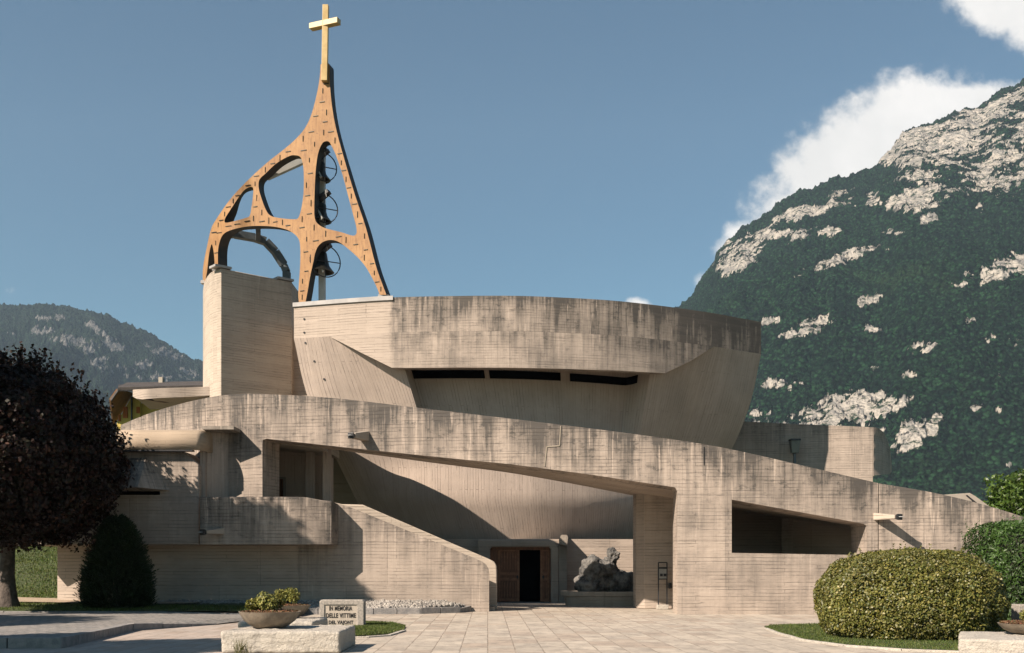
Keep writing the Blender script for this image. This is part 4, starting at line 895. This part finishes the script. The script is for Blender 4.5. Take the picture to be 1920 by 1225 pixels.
# information stand
ir = empty('information_stand', (P(1242, 0, 38.6).x, 38.6, 0), 'black metal stand with a small notice board against the brown-shaded pier', 'stand')
x0, x1 = P(1234.5, 0, 38.6).x, P(1250.5, 0, 38.6).x; zt = P(0, 1055, 38.6).z
bars('frame', [((x0, 38.6, .1), (x0, 38.6, zt), .04, .04), ((x1, 38.6, .1), (x1, 38.6, zt), .04, .04), ((x0, 38.6, zt), (x1, 38.6, zt), .03, .04), ((x0, 38.6, P(0, 1065, 38.6).z), (x1, 38.6, P(0, 1065, 38.6).z), .03, .04), ((x0, 38.6, P(0, 1086, 38.6).z), (x1, 38.6, P(0, 1086, 38.6).z), .03, .04)], IRON, ir)
nb = box('notice_board', x0+.02, x1-.02, 38.57, 38.6, P(0, 1085, 38.6).z, P(0, 1064, 38.6).z, noisy('grey_notice', (.30, .30, .28), (.36, .35, .32), 8), ir)
box('notice_panel', x0+.02, x1-.02, 38.56, 38.57, P(0, 1067, 38.6).z, P(0, 1063.5, 38.6).z, IRON, nb)
for k in (0, 1): box('notice_panel', x0+.05+k*.13, x0+.15+k*.13, 38.555, 38.57, P(0, 1081, 38.6).z, P(0, 1076, 38.6).z, IRON, nb)
box('foot_block', x0-.06, x1+.04, 38.45, 38.75, 0, .17, STONE, ir, bevel=.02)
bx2 = box('meter_box', P(1254, 0, 38.9).x, P(1260, 0, 38.9).x, 38.9, 39.1, P(0, 1104, 38.9).z, P(0, 1094, 38.9).z, IRON, None, bevel=.02); tag(bx2, 'small black box on the pier right of the metal stand', 'box')
# fountain basin and boulder
BAS = []; bw = []
bc = (3.95, 42.6)
def basin_pt(t, k=1.0): return (bc[0]+k*1.95*math.copysign(abs(math.cos(t))**.75, math.cos(t)), bc[1]+k*1.15*math.copysign(abs(math.sin(t))**.75, math.sin(t)))
V = []; Fc = []; nb_ = 48; prof = [(.93, 0), (.97, .38), (1.03, .40), (1.03, .56), (.9, .57), (.88, .42), (.0, .42)]
for j in range(nb_):
    t = 2*math.pi*j/nb_
    for k, z in prof: x, y = basin_pt(t, max(k, .001)); V.append((x, y, z))
m_ = len(prof)
for j in range(nb_):
    for i in range(m_-1): a, b = j*m_+i, ((j+1) % nb_)*m_+i; Fc.append([a, b, b+1, a+1])
o = mesh('fountain_basin', V, Fc, CONC_G, smooth=True, angle=35); uvd(o, 3); tag(o, 'low oval concrete fountain basin under the boulder right of the church door', 'basin')
bm = bmesh.new()
for (x, y, z, r_, sx_, sy_, sz_) in ((3.28, 42.6, 1.28, .66, .92, .9, 1.05), (3.25, 42.6, .85, .74, .95, .9, .8), (4.35, 42.7, .85, .62, 1.1, .9, .9), (3.95, 42.6, 1.85, .36, .9, .8, 1.0), (3.75, 42.6, 1.5, .5, 1, .9, .8), (4.75, 42.6, .65, .4, 1, .9, .8), (3.05, 42.5, .75, .45, .8, .9, 1.0)):
    r = bmesh.ops.create_icosphere(bm, subdivisions=5, radius=r_)
    for v in r['verts']:
        p0 = v.co.copy(); c = Vector((x, y, z)); q_ = Vector((p0.x*sx_, p0.y*sy_, p0.z*sz_))+c
        nn_ = mnoise.fractal(q_*1.5, .9, 2.1, 5)*.16+mnoise.fractal(q_*5, .8, 2.1, 4)*.07-max(0, mnoise.noise(q_*4.2)-.32)*.35
        v.co = q_+p0.normalized()*nn_
me = bpy.data.meshes.new('boulder'); bm.to_mesh(me); bm.free()
Vb = np.array([v.co[:] for v in me.vertices]); 
cc = Vector((4.0, 42.6, .42)); 
for v in me.vertices: v.co -= cc; v.co.z = max(v.co.z, 0)
bo = link('boulder', me, BOULDER, smooth=True, loc=cc); tag(bo, 'rugged grey boulder with a sunlit knob standing in the fountain basin', 'boulder')

# ------------------------------------------------------------------ blocks, bowls, stele
def roughblock(name, x0, x1, y0, y1, z0, z1, label, catg='block', seed=0, rot=0):
    bm = bmesh.new(); bmesh.ops.create_cube(bm, size=1)
    bmesh.ops.scale(bm, vec=(x1-x0, y1-y0, z1-z0), verts=bm.verts)
    bmesh.ops.bevel(bm, geom=bm.edges[:], offset=.05, segments=3, affect='EDGES', profile=.5)
    long_ = [e for e in bm.edges if e.calc_length() > .12]
    bmesh.ops.subdivide_edges(bm, edges=[e for e in bm.edges if e.calc_length() > .2], cuts=28, use_grid_fill=True)
    for v in bm.verts:
        p0 = v.co+Vector((seed*5, 0, 0)); k = mnoise.fractal(p0*3.5, .9, 2, 4)*.018+mnoise.fractal(p0*14, .9, 2, 2)*.008
        v.co += v.normal*k
    me = bpy.data.meshes.new(name); bm.to_mesh(me); bm.free()
    o = link(name, me, STONE, smooth=True, loc=((x0+x1)/2, (y0+y1)/2, (z0+z1)/2))
    if rot: a = R(rot); w_, d_ = (x1-x0)/2, (y1-y0)/2; o.rotation_euler.z = a; o.location = (x0+w_*math.cos(a)-d_*math.sin(a), y0+w_*math.sin(a)+d_*math.cos(a), (z0+z1)/2)
    return tag(o, label, catg)
Yf_, Yb_ = 19.35, 21.3
roughblock('stone_block', (414-CX)/F*Yf_, (637-CX)/F*Yf_, Yf_, Yb_, 0, .40, 'nearer rough-hewn white stone block carrying the front bowl, left of centre')
roughblock('stone_block', (450-CX)/F*22.6, (590-CX)/F*22.6, 22.4, 24.2, 0, .42, 'farther low white stone block behind the front one, carrying the rear bowl', seed=1)
roughblock('stone_block', 7.5, 10.5, 17.9, 20.1, 0, .37, 'white stone block in front of the golden bush at the right', seed=2, rot=-23)
BOWLM = noisy('brown_concrete_bowl', (.30, .245, .18), (.20, .16, .12), 5, .85, .01, 30)
SED = leafmat('red_stonecrop', [(.16, .05, .03), (.10, .08, .03), (.22, .09, .05), (.06, .08, .02)], .6)
SHR = leafmat('yellow_green_leaves', [(.16, .17, .03), (.34, .31, .08), (.10, .13, .025), (.42, .38, .13)], .5, .2)
def bowl(px, rimy, botY, Y, rad, z0, label, plabel, shoots, seed):
    X = (px-CX)/F*Y; h = (EYE+(H0-rimy)/F*(Y-rad*.0))-z0
    r_ = empty('planter_bowl', (X, Y, z0), label, 'planter', 'concrete planter bowls')
    lathe('bowl', [(0, 0), (rad*.42, 0), (rad*.62, h*.16), (rad*.82, h*.45), (rad*.95, h*.82), (rad, h), (rad*.95, h*1.0), (rad*.9, h*.82), (0, h*.80)], (X, Y, z0), BOWLM, r_, 56)
    n = 5200; a = rng.uniform(0, 2*np.pi, n); rr = rad*.93*np.sqrt(rng.uniform(0, 1, n)); C = np.stack([X+rr*np.cos(a), Y+rr*np.sin(a), z0+h*.86+rng.uniform(0, .075, n)*(1.2-rr/rad*.5)], 1)
    o = leaves('stonecrop', C, np.tile([0, 0, 1.], (n, 1)), .03, SED); tag(o, plabel[0], 'plant')
    pr = empty('shrub', (X, Y, z0+h*.85), plabel[1], 'shrub'); Cs = []; st = []
    for (dx, dy, hh, w) in shoots:
        top = Vector((X+dx, Y+dy, z0+h+hh)); b = Vector((X+dx*.4, Y+dy*.4, z0+h*.8)); st.append(([b, (b+top)/2+Vector((.01, 0, .0)), top], [.012, .009, .005]))
        k = int(430*w); g = rng.normal(0, 1, (k, 3)); g /= np.linalg.norm(g, axis=1)[:, None]; g *= rng.uniform(.25, 1, k)[:, None]**.6*np.array([.14, .14, .5*hh])*np.array([w**.5, w**.5, 1]); Cs.append(g+np.array([top.x, top.y, top.z-.42*hh]))
    tube('stems', st, BRONZE, pr, 6); C = np.vstack(Cs); nr = C-np.array([X, Y, z0+h]); nr /= np.linalg.norm(nr, axis=1)[:, None]
    leaves('foliage', C, nr+np.array([0, 0, .4]), .062, SHR, pr, aspect=.5, loose=.6, direct=np.tile([0, 0, 1.], (len(C), 1))+nr*.6)
bowl(506, 1146.5, 1172, 20.4, .585, .40, 'brown concrete planter bowl on the nearer white stone block', ('reddish stonecrop filling the bowl on the nearer stone block', 'bushy yellow-green shrub in the front planter bowl'), [(-.33, 0, .22, 1), (-.22, .1, .26, 1), (.0, .05, .30, 1.1), (.06, -.1, .28, 1), (-.08, -.1, .36, 1.2), (.14, .12, .34, 1), (-.12, .15, .26, .8)], 1)
bowl(530, 1134.5, 1165, 23.8, .62, .40, 'brown concrete planter bowl on the farther stone block, half hidden by the front bowl', ('reddish stonecrop in the rear planter bowl', 'yellow-green shrub rising from the rear planter bowl'), [(.05, 0, .33, 1), (.16, .05, .38, 1.1), (.26, -.05, .35, 1), (-.08, 0, .33, .9)], 2)
bowl(1932, 1169, 1198, 19.0, .54, .37, 'brown concrete planter bowl on the stone block at the right edge', ('reddish stonecrop in the planter bowl at the right edge', 'small yellow-green shrub in the planter bowl at the right edge'), [(.05, 0, .2, 1), (-.05, 0, .25, 1)], 3)
# stele with its inscription
Ys = 27.4; sx0, sx1 = (598.5-CX)/F*Ys, (682-CX)/F*Ys; sz1 = P(0, 1125, Ys).z
stl = empty('memorial_stele', ((sx0+sx1)/2, Ys, 0), 'grey stone memorial stele with a three-line inscription beside the stone blocks', 'stele')
o = plate('slab', [(599, 1128), (602, 1125), (679, 1125), (682.5, 1128), (682.5, 1180), (599, 1180)], [[(609, 1135), (669, 1135), (669, 1177), (609, 1177)]], Ys, .36, STELE, stl, step=5, ztop=30, bevel=.02)
pn = box('inscription_panel', (608-CX)/F*Ys, (670-CX)/F*Ys, Ys+.025, Ys+.3, .0, P(0, 1134, Ys).z, noisy('inscription_stone', (.50, .44, .36), (.40, .35, .29), 14, .9), stl)
LET = noisy('black_lettering', (.012, .011, .01), (.03, .026, .022), 8)
for txt, y_, xa, xb in (('IN MEMORIA', 1140.8, 617, 660), ('DELLE VITTIME', 1154.3, 611, 667), ('DEL VAJONT', 1168, 616, 662)):
    cu = bpy.data.curves.new('letters', 'FONT'); cu.body = txt; cu.size = .17; cu.extrude = .006; cu.offset = .004; cu.space_character = 1.1
    to = bpy.data.objects.new('tmp', cu); COL.objects.link(to); bpy.context.view_layer.update()
    me = bpy.data.meshes.new_from_object(to.evaluated_get(bpy.context.evaluated_depsgraph_get())); bpy.data.objects.remove(to)
    a = np.array([v.co[:] for v in me.vertices]); w = (xb-xa)/F*Ys; k = w/(a[:, 0].max()-a[:, 0].min()); kz = (8.6/F*Ys)/(a[:, 1].max()-a[:, 1].min()); xo, yo = a[:, 0].min(), a[:, 1].min(); b0 = P(xa, y_+4.3-(0), Ys)
    for v in me.vertices: x, y, z = v.co; v.co = Vector((b0.x+(x-xo)*k, Ys+.022-z, b0.z+(y-yo)*kz))-Vector(stl.location)
    o = link('letters', me, LET, None, loc=(0, 0, 0)); o.parent = pn; o.location = Vector(stl.location)
    o['label'] = 'black inscription reading '+txt
s2 = prism('stone_post', [(P(1911, 0, 24).x, 24), (P(1960, 0, 24).x, 24), (P(1960, 0, 24).x, 24.4), (P(1911, 0, 24).x, 24.4)], 0, P(0, 1134, 24).z, STELE, bevel=.02); tag(s2, 'pale upright stone slab behind the bowl at the right edge', 'stele')

# ------------------------------------------------------------------ trees and shrubs
BARK = noisy('grey_bark', (.075, .06, .05), (.15, .12, .10), 4, .9, .05, 12)
BEECH = leafmat('purple_beech_leaves', [(.010, .005, .005), (.020, .008, .007), (.010, .008, .005), (.045, .016, .012), (.007, .006, .004), (.016, .016, .006), (.03, .016, .010), (.085, .038, .022)], .6, .06, .9, .22)
def crown_pts(c, rad, n, seed, shell=.45, rough=.16, low=None, knob=2.2):
    g = rng.normal(0, 1, (n, 3)); g /= np.linalg.norm(g, axis=1)[:, None]
    k = fbm(g*knob+seed*7.3, 4, .6, seed)-.5; r = (1+rough*2*k)*(1-shell*rng.uniform(0, 1, n)**1.8)
    if low is not None: flat = g[:, 2] < low; r[flat] *= np.abs(low/np.minimum(g[flat, 2], low))**.85
    return np.array(c)+g*r[:, None]*np.array(rad), g
def beech(loc, crown, rad, nleaf, label, seed, leaf=.12, trunk_r=.26, group=None):
    t = empty('beech_tree', loc, label, 'tree', group); b = Vector(loc); c = Vector(crown)
    br = [([b+Vector((0, 0, -.2)), b+Vector((0, 0, .25)), b+Vector((-.02, 0, .9)), b+Vector((.03, 0, 1.9)), b+(c-b)*.62, c+Vector((.1, 0, rad[2]*.5))], [trunk_r*1.7, trunk_r*1.15, trunk_r*.92, trunk_r*.85, trunk_r*.6, .04])]
    for k in range(16):
        a = k*2.4+seed; s = b+(c-b)*(.42+.03*k); e = c+Vector((math.cos(a)*rad[0]*.75, math.sin(a)*rad[1]*.75, random.uniform(-.35, .6)*rad[2])); br.append(([s, (s+e)/2+Vector((0, 0, .3)), e], [.09, .05, .015]))
    tube('trunk', br, BARK, t, 9)
    C1_, N1_ = crown_pts(crown, [r_*.92 for r_ in rad], nleaf//2, seed, .5, .12, -.78, 3.6)
    nc = 420; cc_, cn_ = crown_pts(crown, [r_*.96 for r_ in rad], nc, seed+3, .16, .17, -.78, 3.2); per = nleaf//2//nc
    g_ = rng.normal(0, 1, (nc, per, 3)); g_ *= (rng.uniform(.1, 1, (nc, per, 1))**.5*rng.uniform(.24, .62, (nc, 1, 1)))/np.linalg.norm(g_, axis=2)[:, :, None]; g_[:, :, 2] *= .75
    C1_ = np.vstack([C1_, (cc_[:, None]+g_).reshape(-1, 3)]); N1_ = np.vstack([N1_, np.repeat(cn_, per, 0)+g_.reshape(-1, 3)*1.5])
    # thin shoots standing out of the top
    tw = []; tn = []
    for k in range(420):
        a = rng.uniform(0, 2*np.pi); e = rng.uniform(-.7, 1.5); d = np.array([math.cos(a)*math.cos(e), math.sin(a)*math.cos(e), math.sin(e)]); s = np.array(crown)+d*np.array(rad)*.95; L_ = rng.uniform(.15, .6)
        m_ = 18; q_ = rng.uniform(0, 1, m_); tw.append(s+np.outer(q_*L_, d*.5+np.array([0, 0, .8]))+rng.normal(0, .03, (m_, 3))); tn.append(np.tile(d, (m_, 1)))
    C = np.vstack([C1_]+tw); N_ = np.vstack([N1_]+tn)
    leaves('crown', C, N_, leaf, BEECH, t, aspect=.7, loose=.9)
    return t
beech((-15.9, 33.6, .34), (-15.1, 32.1, 4.68), (3.12, 4.1, 3.05), 100000, 'round dark purple-leaved beech tree at the left edge beside the church', 4)
beech((-22.3, 20.5, .1), (-22.3, 20.5, 6.2), (4.2, 3.2, 3.4), 30000, 'purple beech tree outside the frame to the left of the cobbled pavement', 5, .16)
beech((-14.8, 14.4, .0), (-14.8, 14.4, 6.4), (2.3, 2.2, 2.5), 26000, 'purple beech tree outside the frame at the near left', 6, .16)
beech((-16.5, 28.4, .1), (-16.5, 28.4, 9.0), (1.5, 1.5, 2.3), 24000, 'slender tall purple beech tree outside the frame beside the cobbled pavement', 7, .14)
# yew cone
YEW = leafmat('yew_needles', [(.012, .028, .006), (.020, .042, .008), (.010, .022, .006), (.03, .055, .010)], .5, .05, 1.4)
yc = Vector(((219-CX)/F*33.9, 33.9, .22)); hy = P(0, 977, 33.9).z-.2
n = 52000; tz = rng.uniform(0, 1, n)**.9; a = rng.uniform(0, 2*np.pi, n)
prof = np.interp(tz, [0, .12, .3, .5, .7, .85, .95, 1], [1.13, 1.2, 1.14, .98, .76, .52, .27, .05])
rr = prof*(1+.10*(fbm(np.stack([np.cos(a)*2, np.sin(a)*2, tz*5], 1), 4, .6, 3)-.5)*2)*.86*(1-.35*rng.uniform(0, 1, n)**1.7)*(1+.10*rng.uniform(-1, 1, n))
C = np.stack([yc.x+rr*np.cos(a), yc.y+rr*np.sin(a), yc.z+tz*hy], 1); nr = np.stack([np.cos(a), np.sin(a), np.full(n, .5)], 1)
yr = empty('yew_bush', yc, 'dark green clipped yew cone standing before the church wall beside the purple tree', 'bush')
tc_, td_ = C[:3400], nr[:3400]+rng.normal(0, .25, (3400, 3)); td_[:, 2] += .35; td_ /= np.linalg.norm(td_, axis=1)[:, None]; q_ = rng.uniform(0, .26, (3400, 16, 1))
C2_ = (tc_[:, None]+td_[:, None]*q_).reshape(-1, 3); n2_ = np.repeat(td_, 16, 0); C = np.vstack([C, C2_]); nr = np.vstack([nr, n2_+rng.normal(0, .5, n2_.shape)]); n = len(C)
leaves('foliage', C, np.cross(nr, rng.normal(0, 1, (n, 3))), .10, YEW, yr, aspect=.2, loose=.3, direct=nr*1.3)
tube('stem', [([yc-Vector((0, 0, .1)), yc+Vector((0, 0, hy*.8))], [.12, .03])], BARK, yr)
# golden variegated bush
GOLDL = leafmat('variegated_golden_leaves', [(.075, .095, .016), (.14, .135, .024), (.055, .075, .014), (.19, .165, .035), (.10, .11, .02), (.24, .20, .055)], .5, .12, 1.2, .5)
def mound(name, c, rad, n, m, label, catg, leaf, seed, p=2.6, core=.9, aspect=.6, rough=.05, loose=.8, parent_part='foliage', zlow=0):
    r_ = empty(name, (c[0], c[1], zlow), label, catg)
    g = rng.normal(0, 1, (n, 3)); g /= np.linalg.norm(g, axis=1)[:, None]
    sup = (np.abs(g)**p).sum(1)**(-1/p); k = 1+rough*2*(fbm(g*3.5+seed, 4, .6, seed)-.5)
    sh = 1-.16*rng.uniform(0, 1, n)**1.5; C = np.array(c)+g*(sup*k*sh)[:, None]*np.array(rad); ok = C[:, 2] > zlow; C, g2 = C[ok], g[ok]
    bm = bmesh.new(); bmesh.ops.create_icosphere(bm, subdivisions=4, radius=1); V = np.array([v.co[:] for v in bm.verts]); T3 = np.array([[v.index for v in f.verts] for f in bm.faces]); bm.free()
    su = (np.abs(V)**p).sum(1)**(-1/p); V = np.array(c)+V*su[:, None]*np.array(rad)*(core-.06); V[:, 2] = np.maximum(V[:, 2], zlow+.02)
    ns_ = 170; j_ = rng.integers(0, len(C), ns_); sd = g2[j_]*.6+np.array([0, 0, .8]); q_ = rng.uniform(0, leaf*2.4, (ns_, 9, 1)); C = np.vstack([C, (C[j_][:, None]+sd[:, None]*q_+rng.normal(0, leaf*.2, (ns_, 9, 3))).reshape(-1, 3)]); g2 = np.vstack([g2, np.repeat(g2[j_], 9, 0)])
    leaves(parent_part, C, g2+np.array([0, 0, .25]), leaf, m, r_, aspect=aspect, loose=loose)
    npmesh('inner_core', V, T3, COREM, r_)
    return r_
COREM = noisy('shaded_core', (.02, .022, .01), (.03, .028, .015), 6, .9)  # solid core filling each mound, inner shade put into its dark colour
mound('golden_bush', ((1707-CX)/F*23.6, 23.7, .76), (1.93, 1.7, 1.18), 120000, GOLDL, 'large rounded golden-green variegated bush on the grass at the right', 'bush', .058, 3, 2.7, .92, .62, .085)
CYP = leafmat('dark_hedge_leaves', [(.024, .06, .009), (.04, .085, .013), (.055, .11, .017), (.018, .042, .007)], .5, .15, 1.5)
mound('cypress_hedge', (13.95, 27.2, .6), (2.05, 1.6, 2.15), 90000, CYP, 'tall dark green clipped hedge at the right edge behind the golden bush', 'hedge', .10, 4, 6, .93, .3, .06)
LIME = leafmat('bright_green_leaves', [(.05, .10, .015), (.09, .16, .02), (.035, .07, .012), (.14, .20, .035)], .45, .3, 1.0)
tr = empty('leafy_tree', (23, 47, 0), 'bright green leafy tree behind the ramp end at the right edge', 'tree')
Cs = []; Ns = []
for k, (x, z, r1) in enumerate([(21.9, 4.5, .8), (22.7, 5.0, .9), (23.6, 5.0, 1.0), (24.6, 4.6, 1.2), (22.6, 3.8, 1.3), (24.0, 3.6, 1.5), (21.2, 3.6, .9), (25.5, 4.2, 1.4)]):
    a_, b_ = crown_pts((x, 47+(k % 3)*.4, z), (r1, r1, r1*.9), 2400, 20+k, .6, .25); Cs.append(a_); Ns.append(b_)
for k in range(60):
    x = rng.uniform(20.8, 25.5); z = 4.4+rng.uniform(.2, 1.0)-abs(x-23.4)*.2; q_ = rng.uniform(0, 1, 26); Cs.append(np.stack([np.full(26, x)+rng.normal(0, .09, 26), 46.8+rng.normal(0, .2, 26), z+q_*.7], 1)); Ns.append(rng.normal(0, 1, (26, 3)))
leaves('crown', np.vstack(Cs), np.vstack(Ns), .17, LIME, tr, aspect=.5, loose=.7)
tube('trunk', [([(23, 47, -.1), (23.1, 47, 2), (23.3, 47, 4.2)], [.2, .15, .05]), ([(23.1, 47, 2), (24.3, 47.3, 3.9)], [.1, .03]), ([(23.1, 47, 1.8), (22.1, 46.8, 4)], [.1, .03])], BARK, tr)
# weeds at the foot of the near block
WEED = leafmat('dry_weeds', [(.13, .13, .04), (.20, .18, .07), (.07, .10, .02)], .7, .2)
for (x0_, hh, lb) in ((450, .32, 'tall dry weed against the front face of the nearer stone block, left of it'), (462, .24, 'short dry weed against the nearer stone block, right of the tall one')):
    X = (x0_-CX)/F*19.2; pts = rng.normal(0, .05, (46, 2))*np.array([1, .4])+np.array([X, 19.15]); tag(grass('weed', pts, np.zeros(46), hh, WEED, .006), lb, 'weed')

# ------------------------------------------------------------------ things beyond
# yellow house behind at the left
hs = empty('house', (-25, 76, 0), 'yellow house with a brown tiled roof and orange shutters behind the church at the left', 'house')
YEL = noisy('yellow_render', (.62, .47, .12), (.56, .42, .10), .8); TILE = noisy('dark_roof_tiles', (.045, .038, .034), (.09, .075, .065), 1.5, .8, .06, 9); EAVE = noisy('brown_timber_eave', (.22, .11, .045), (.15, .075, .03), 3); SHUT = noisy('orange_shutters', (.42, .13, .03), (.34, .10, .025), 3)
Yh = 76
plate('wall', [(219, 812), (219, 792), (247, 744), (262, 742), (262, 812)], [], 76, .3, YEL, hs, ztop=60)
prism('wall', [P(247, 0, 76.4)[:2], (P(247, 0, 76.4).x+9, 76.4), (P(247, 0, 76.4).x+9, 86), (P(247, 0, 76.4).x, 86)], 0, 13.2, YEL, hs, conc=False)
def slab4(name, pts, th, m, parent):
    p_ = [Vector(a) for a in pts]; nrm = (p_[1]-p_[0]).cross(p_[2]-p_[0]).normalized()*th
    return mesh(name, p_+[a+nrm for a in p_], [[3, 2, 1, 0], [4, 5, 6, 7], [0, 1, 5, 4], [1, 2, 6, 5], [2, 3, 7, 6], [3, 0, 4, 7]], m, parent)
rf_ = slab4('roof', [P(221, 731.5, 73.5), P(400, 727, 73.5), P(400, 719, 80), P(238, 722, 80)], .18, TILE, hs)
slab4('gable_eave', [P(207, 750, 74), P(221, 731, 74), P(250, 738, 76.5), P(213, 800, 76.5)], .12, EAVE, hs)
slab4('verge', [P(206, 749, 73.9), P(221, 729.5, 73.9), P(222.5, 732, 73.8), P(208, 752, 73.8)], .1, TILE, hs)
box('chimney', P(297, 0, 79).x, P(304.5, 0, 79).x, 79, 79.5, 13.5, P(0, 707, 79).z, noisy('pale_chimney', (.45, .40, .32), (.38, .33, .27), 2), rf_)
V = []
for k in range(52):        # ridges of the tiles
    x = 222+k*3.3; V.append((P(x, 732.5, 73.4), P(x+1.6, 722.5-(.0), 79.9), .09, .12))
bars('tile_ridges', V, TILE, rf_)
for (x0_, x1_, ya, yb) in ((231, 239, 763, 784), (222, 226, 778, 790)): box('shutter', P(x0_, 0, 75.9).x, P(x1_, 0, 75.9).x, 75.86, 75.97, P(0, yb, 75.9).z, P(0, ya, 75.9).z, SHUT, hs)
box('downpipe', P(246, 0, 75.8).x, P(248.5, 0, 75.8).x, 75.7, 75.85, 8, P(0, 745, 75.8).z, IRON, hs)
box('shutter', P(256, 0, 75.9).x, P(262, 0, 75.9).x, 75.86, 75.97, P(0, 775, 75.9).z, P(0, 763, 75.9).z, SHUT, hs)
# low pale wall and small trunk beyond the bank
lwz = P(0, 1031, 58).z
o = box('garden_wall', P(-200, 0, 57).x, P(112, 0, 57).x, 57, 57.4, 1.8, P(0, 1019.5, 57).z, noisy('bluish_wall', (.22, .23, .26), (.28, .28, .30), 1), None); tag(o, 'low grey-blue garden wall along the top of the grass bank', 'wall')
st_ = empty('tree_stump', (P(77, 0, 53.5).x, 53.5, 2.2), 'short pale tree trunk at the top of the grass bank', 'trunk')
tube('trunk', [([(P(77, 0, 53.5).x, 53.5, 2.1), (P(77, 0, 53.5).x+.02, 53.5, 3.3)], [.22, .17])], noisy('pale_bark', (.34, .28, .22), (.24, .20, .16), 6), st_)

# ------------------------------------------------------------------ haze
hz = box('haze', -6000, 7000, -200, 5600, -3.5, 2300, None, None)
m = bpy.data.materials.new('haze_air'); m.use_nodes = True; t = m.node_tree; t.nodes.clear(); out = t.nodes.new('ShaderNodeOutputMaterial')
pv = t.nodes.new('ShaderNodeVolumePrincipled'); pv.inputs['Color'].default_value = (.55, .74, .95, 1); pv.inputs['Density'].default_value = 5e-5; pv.inputs['Anisotropy'].default_value = .0
t.links.new(pv.outputs[0], out.inputs['Volume']); hz.data.materials.append(m); hz['kind'] = 'stuff'
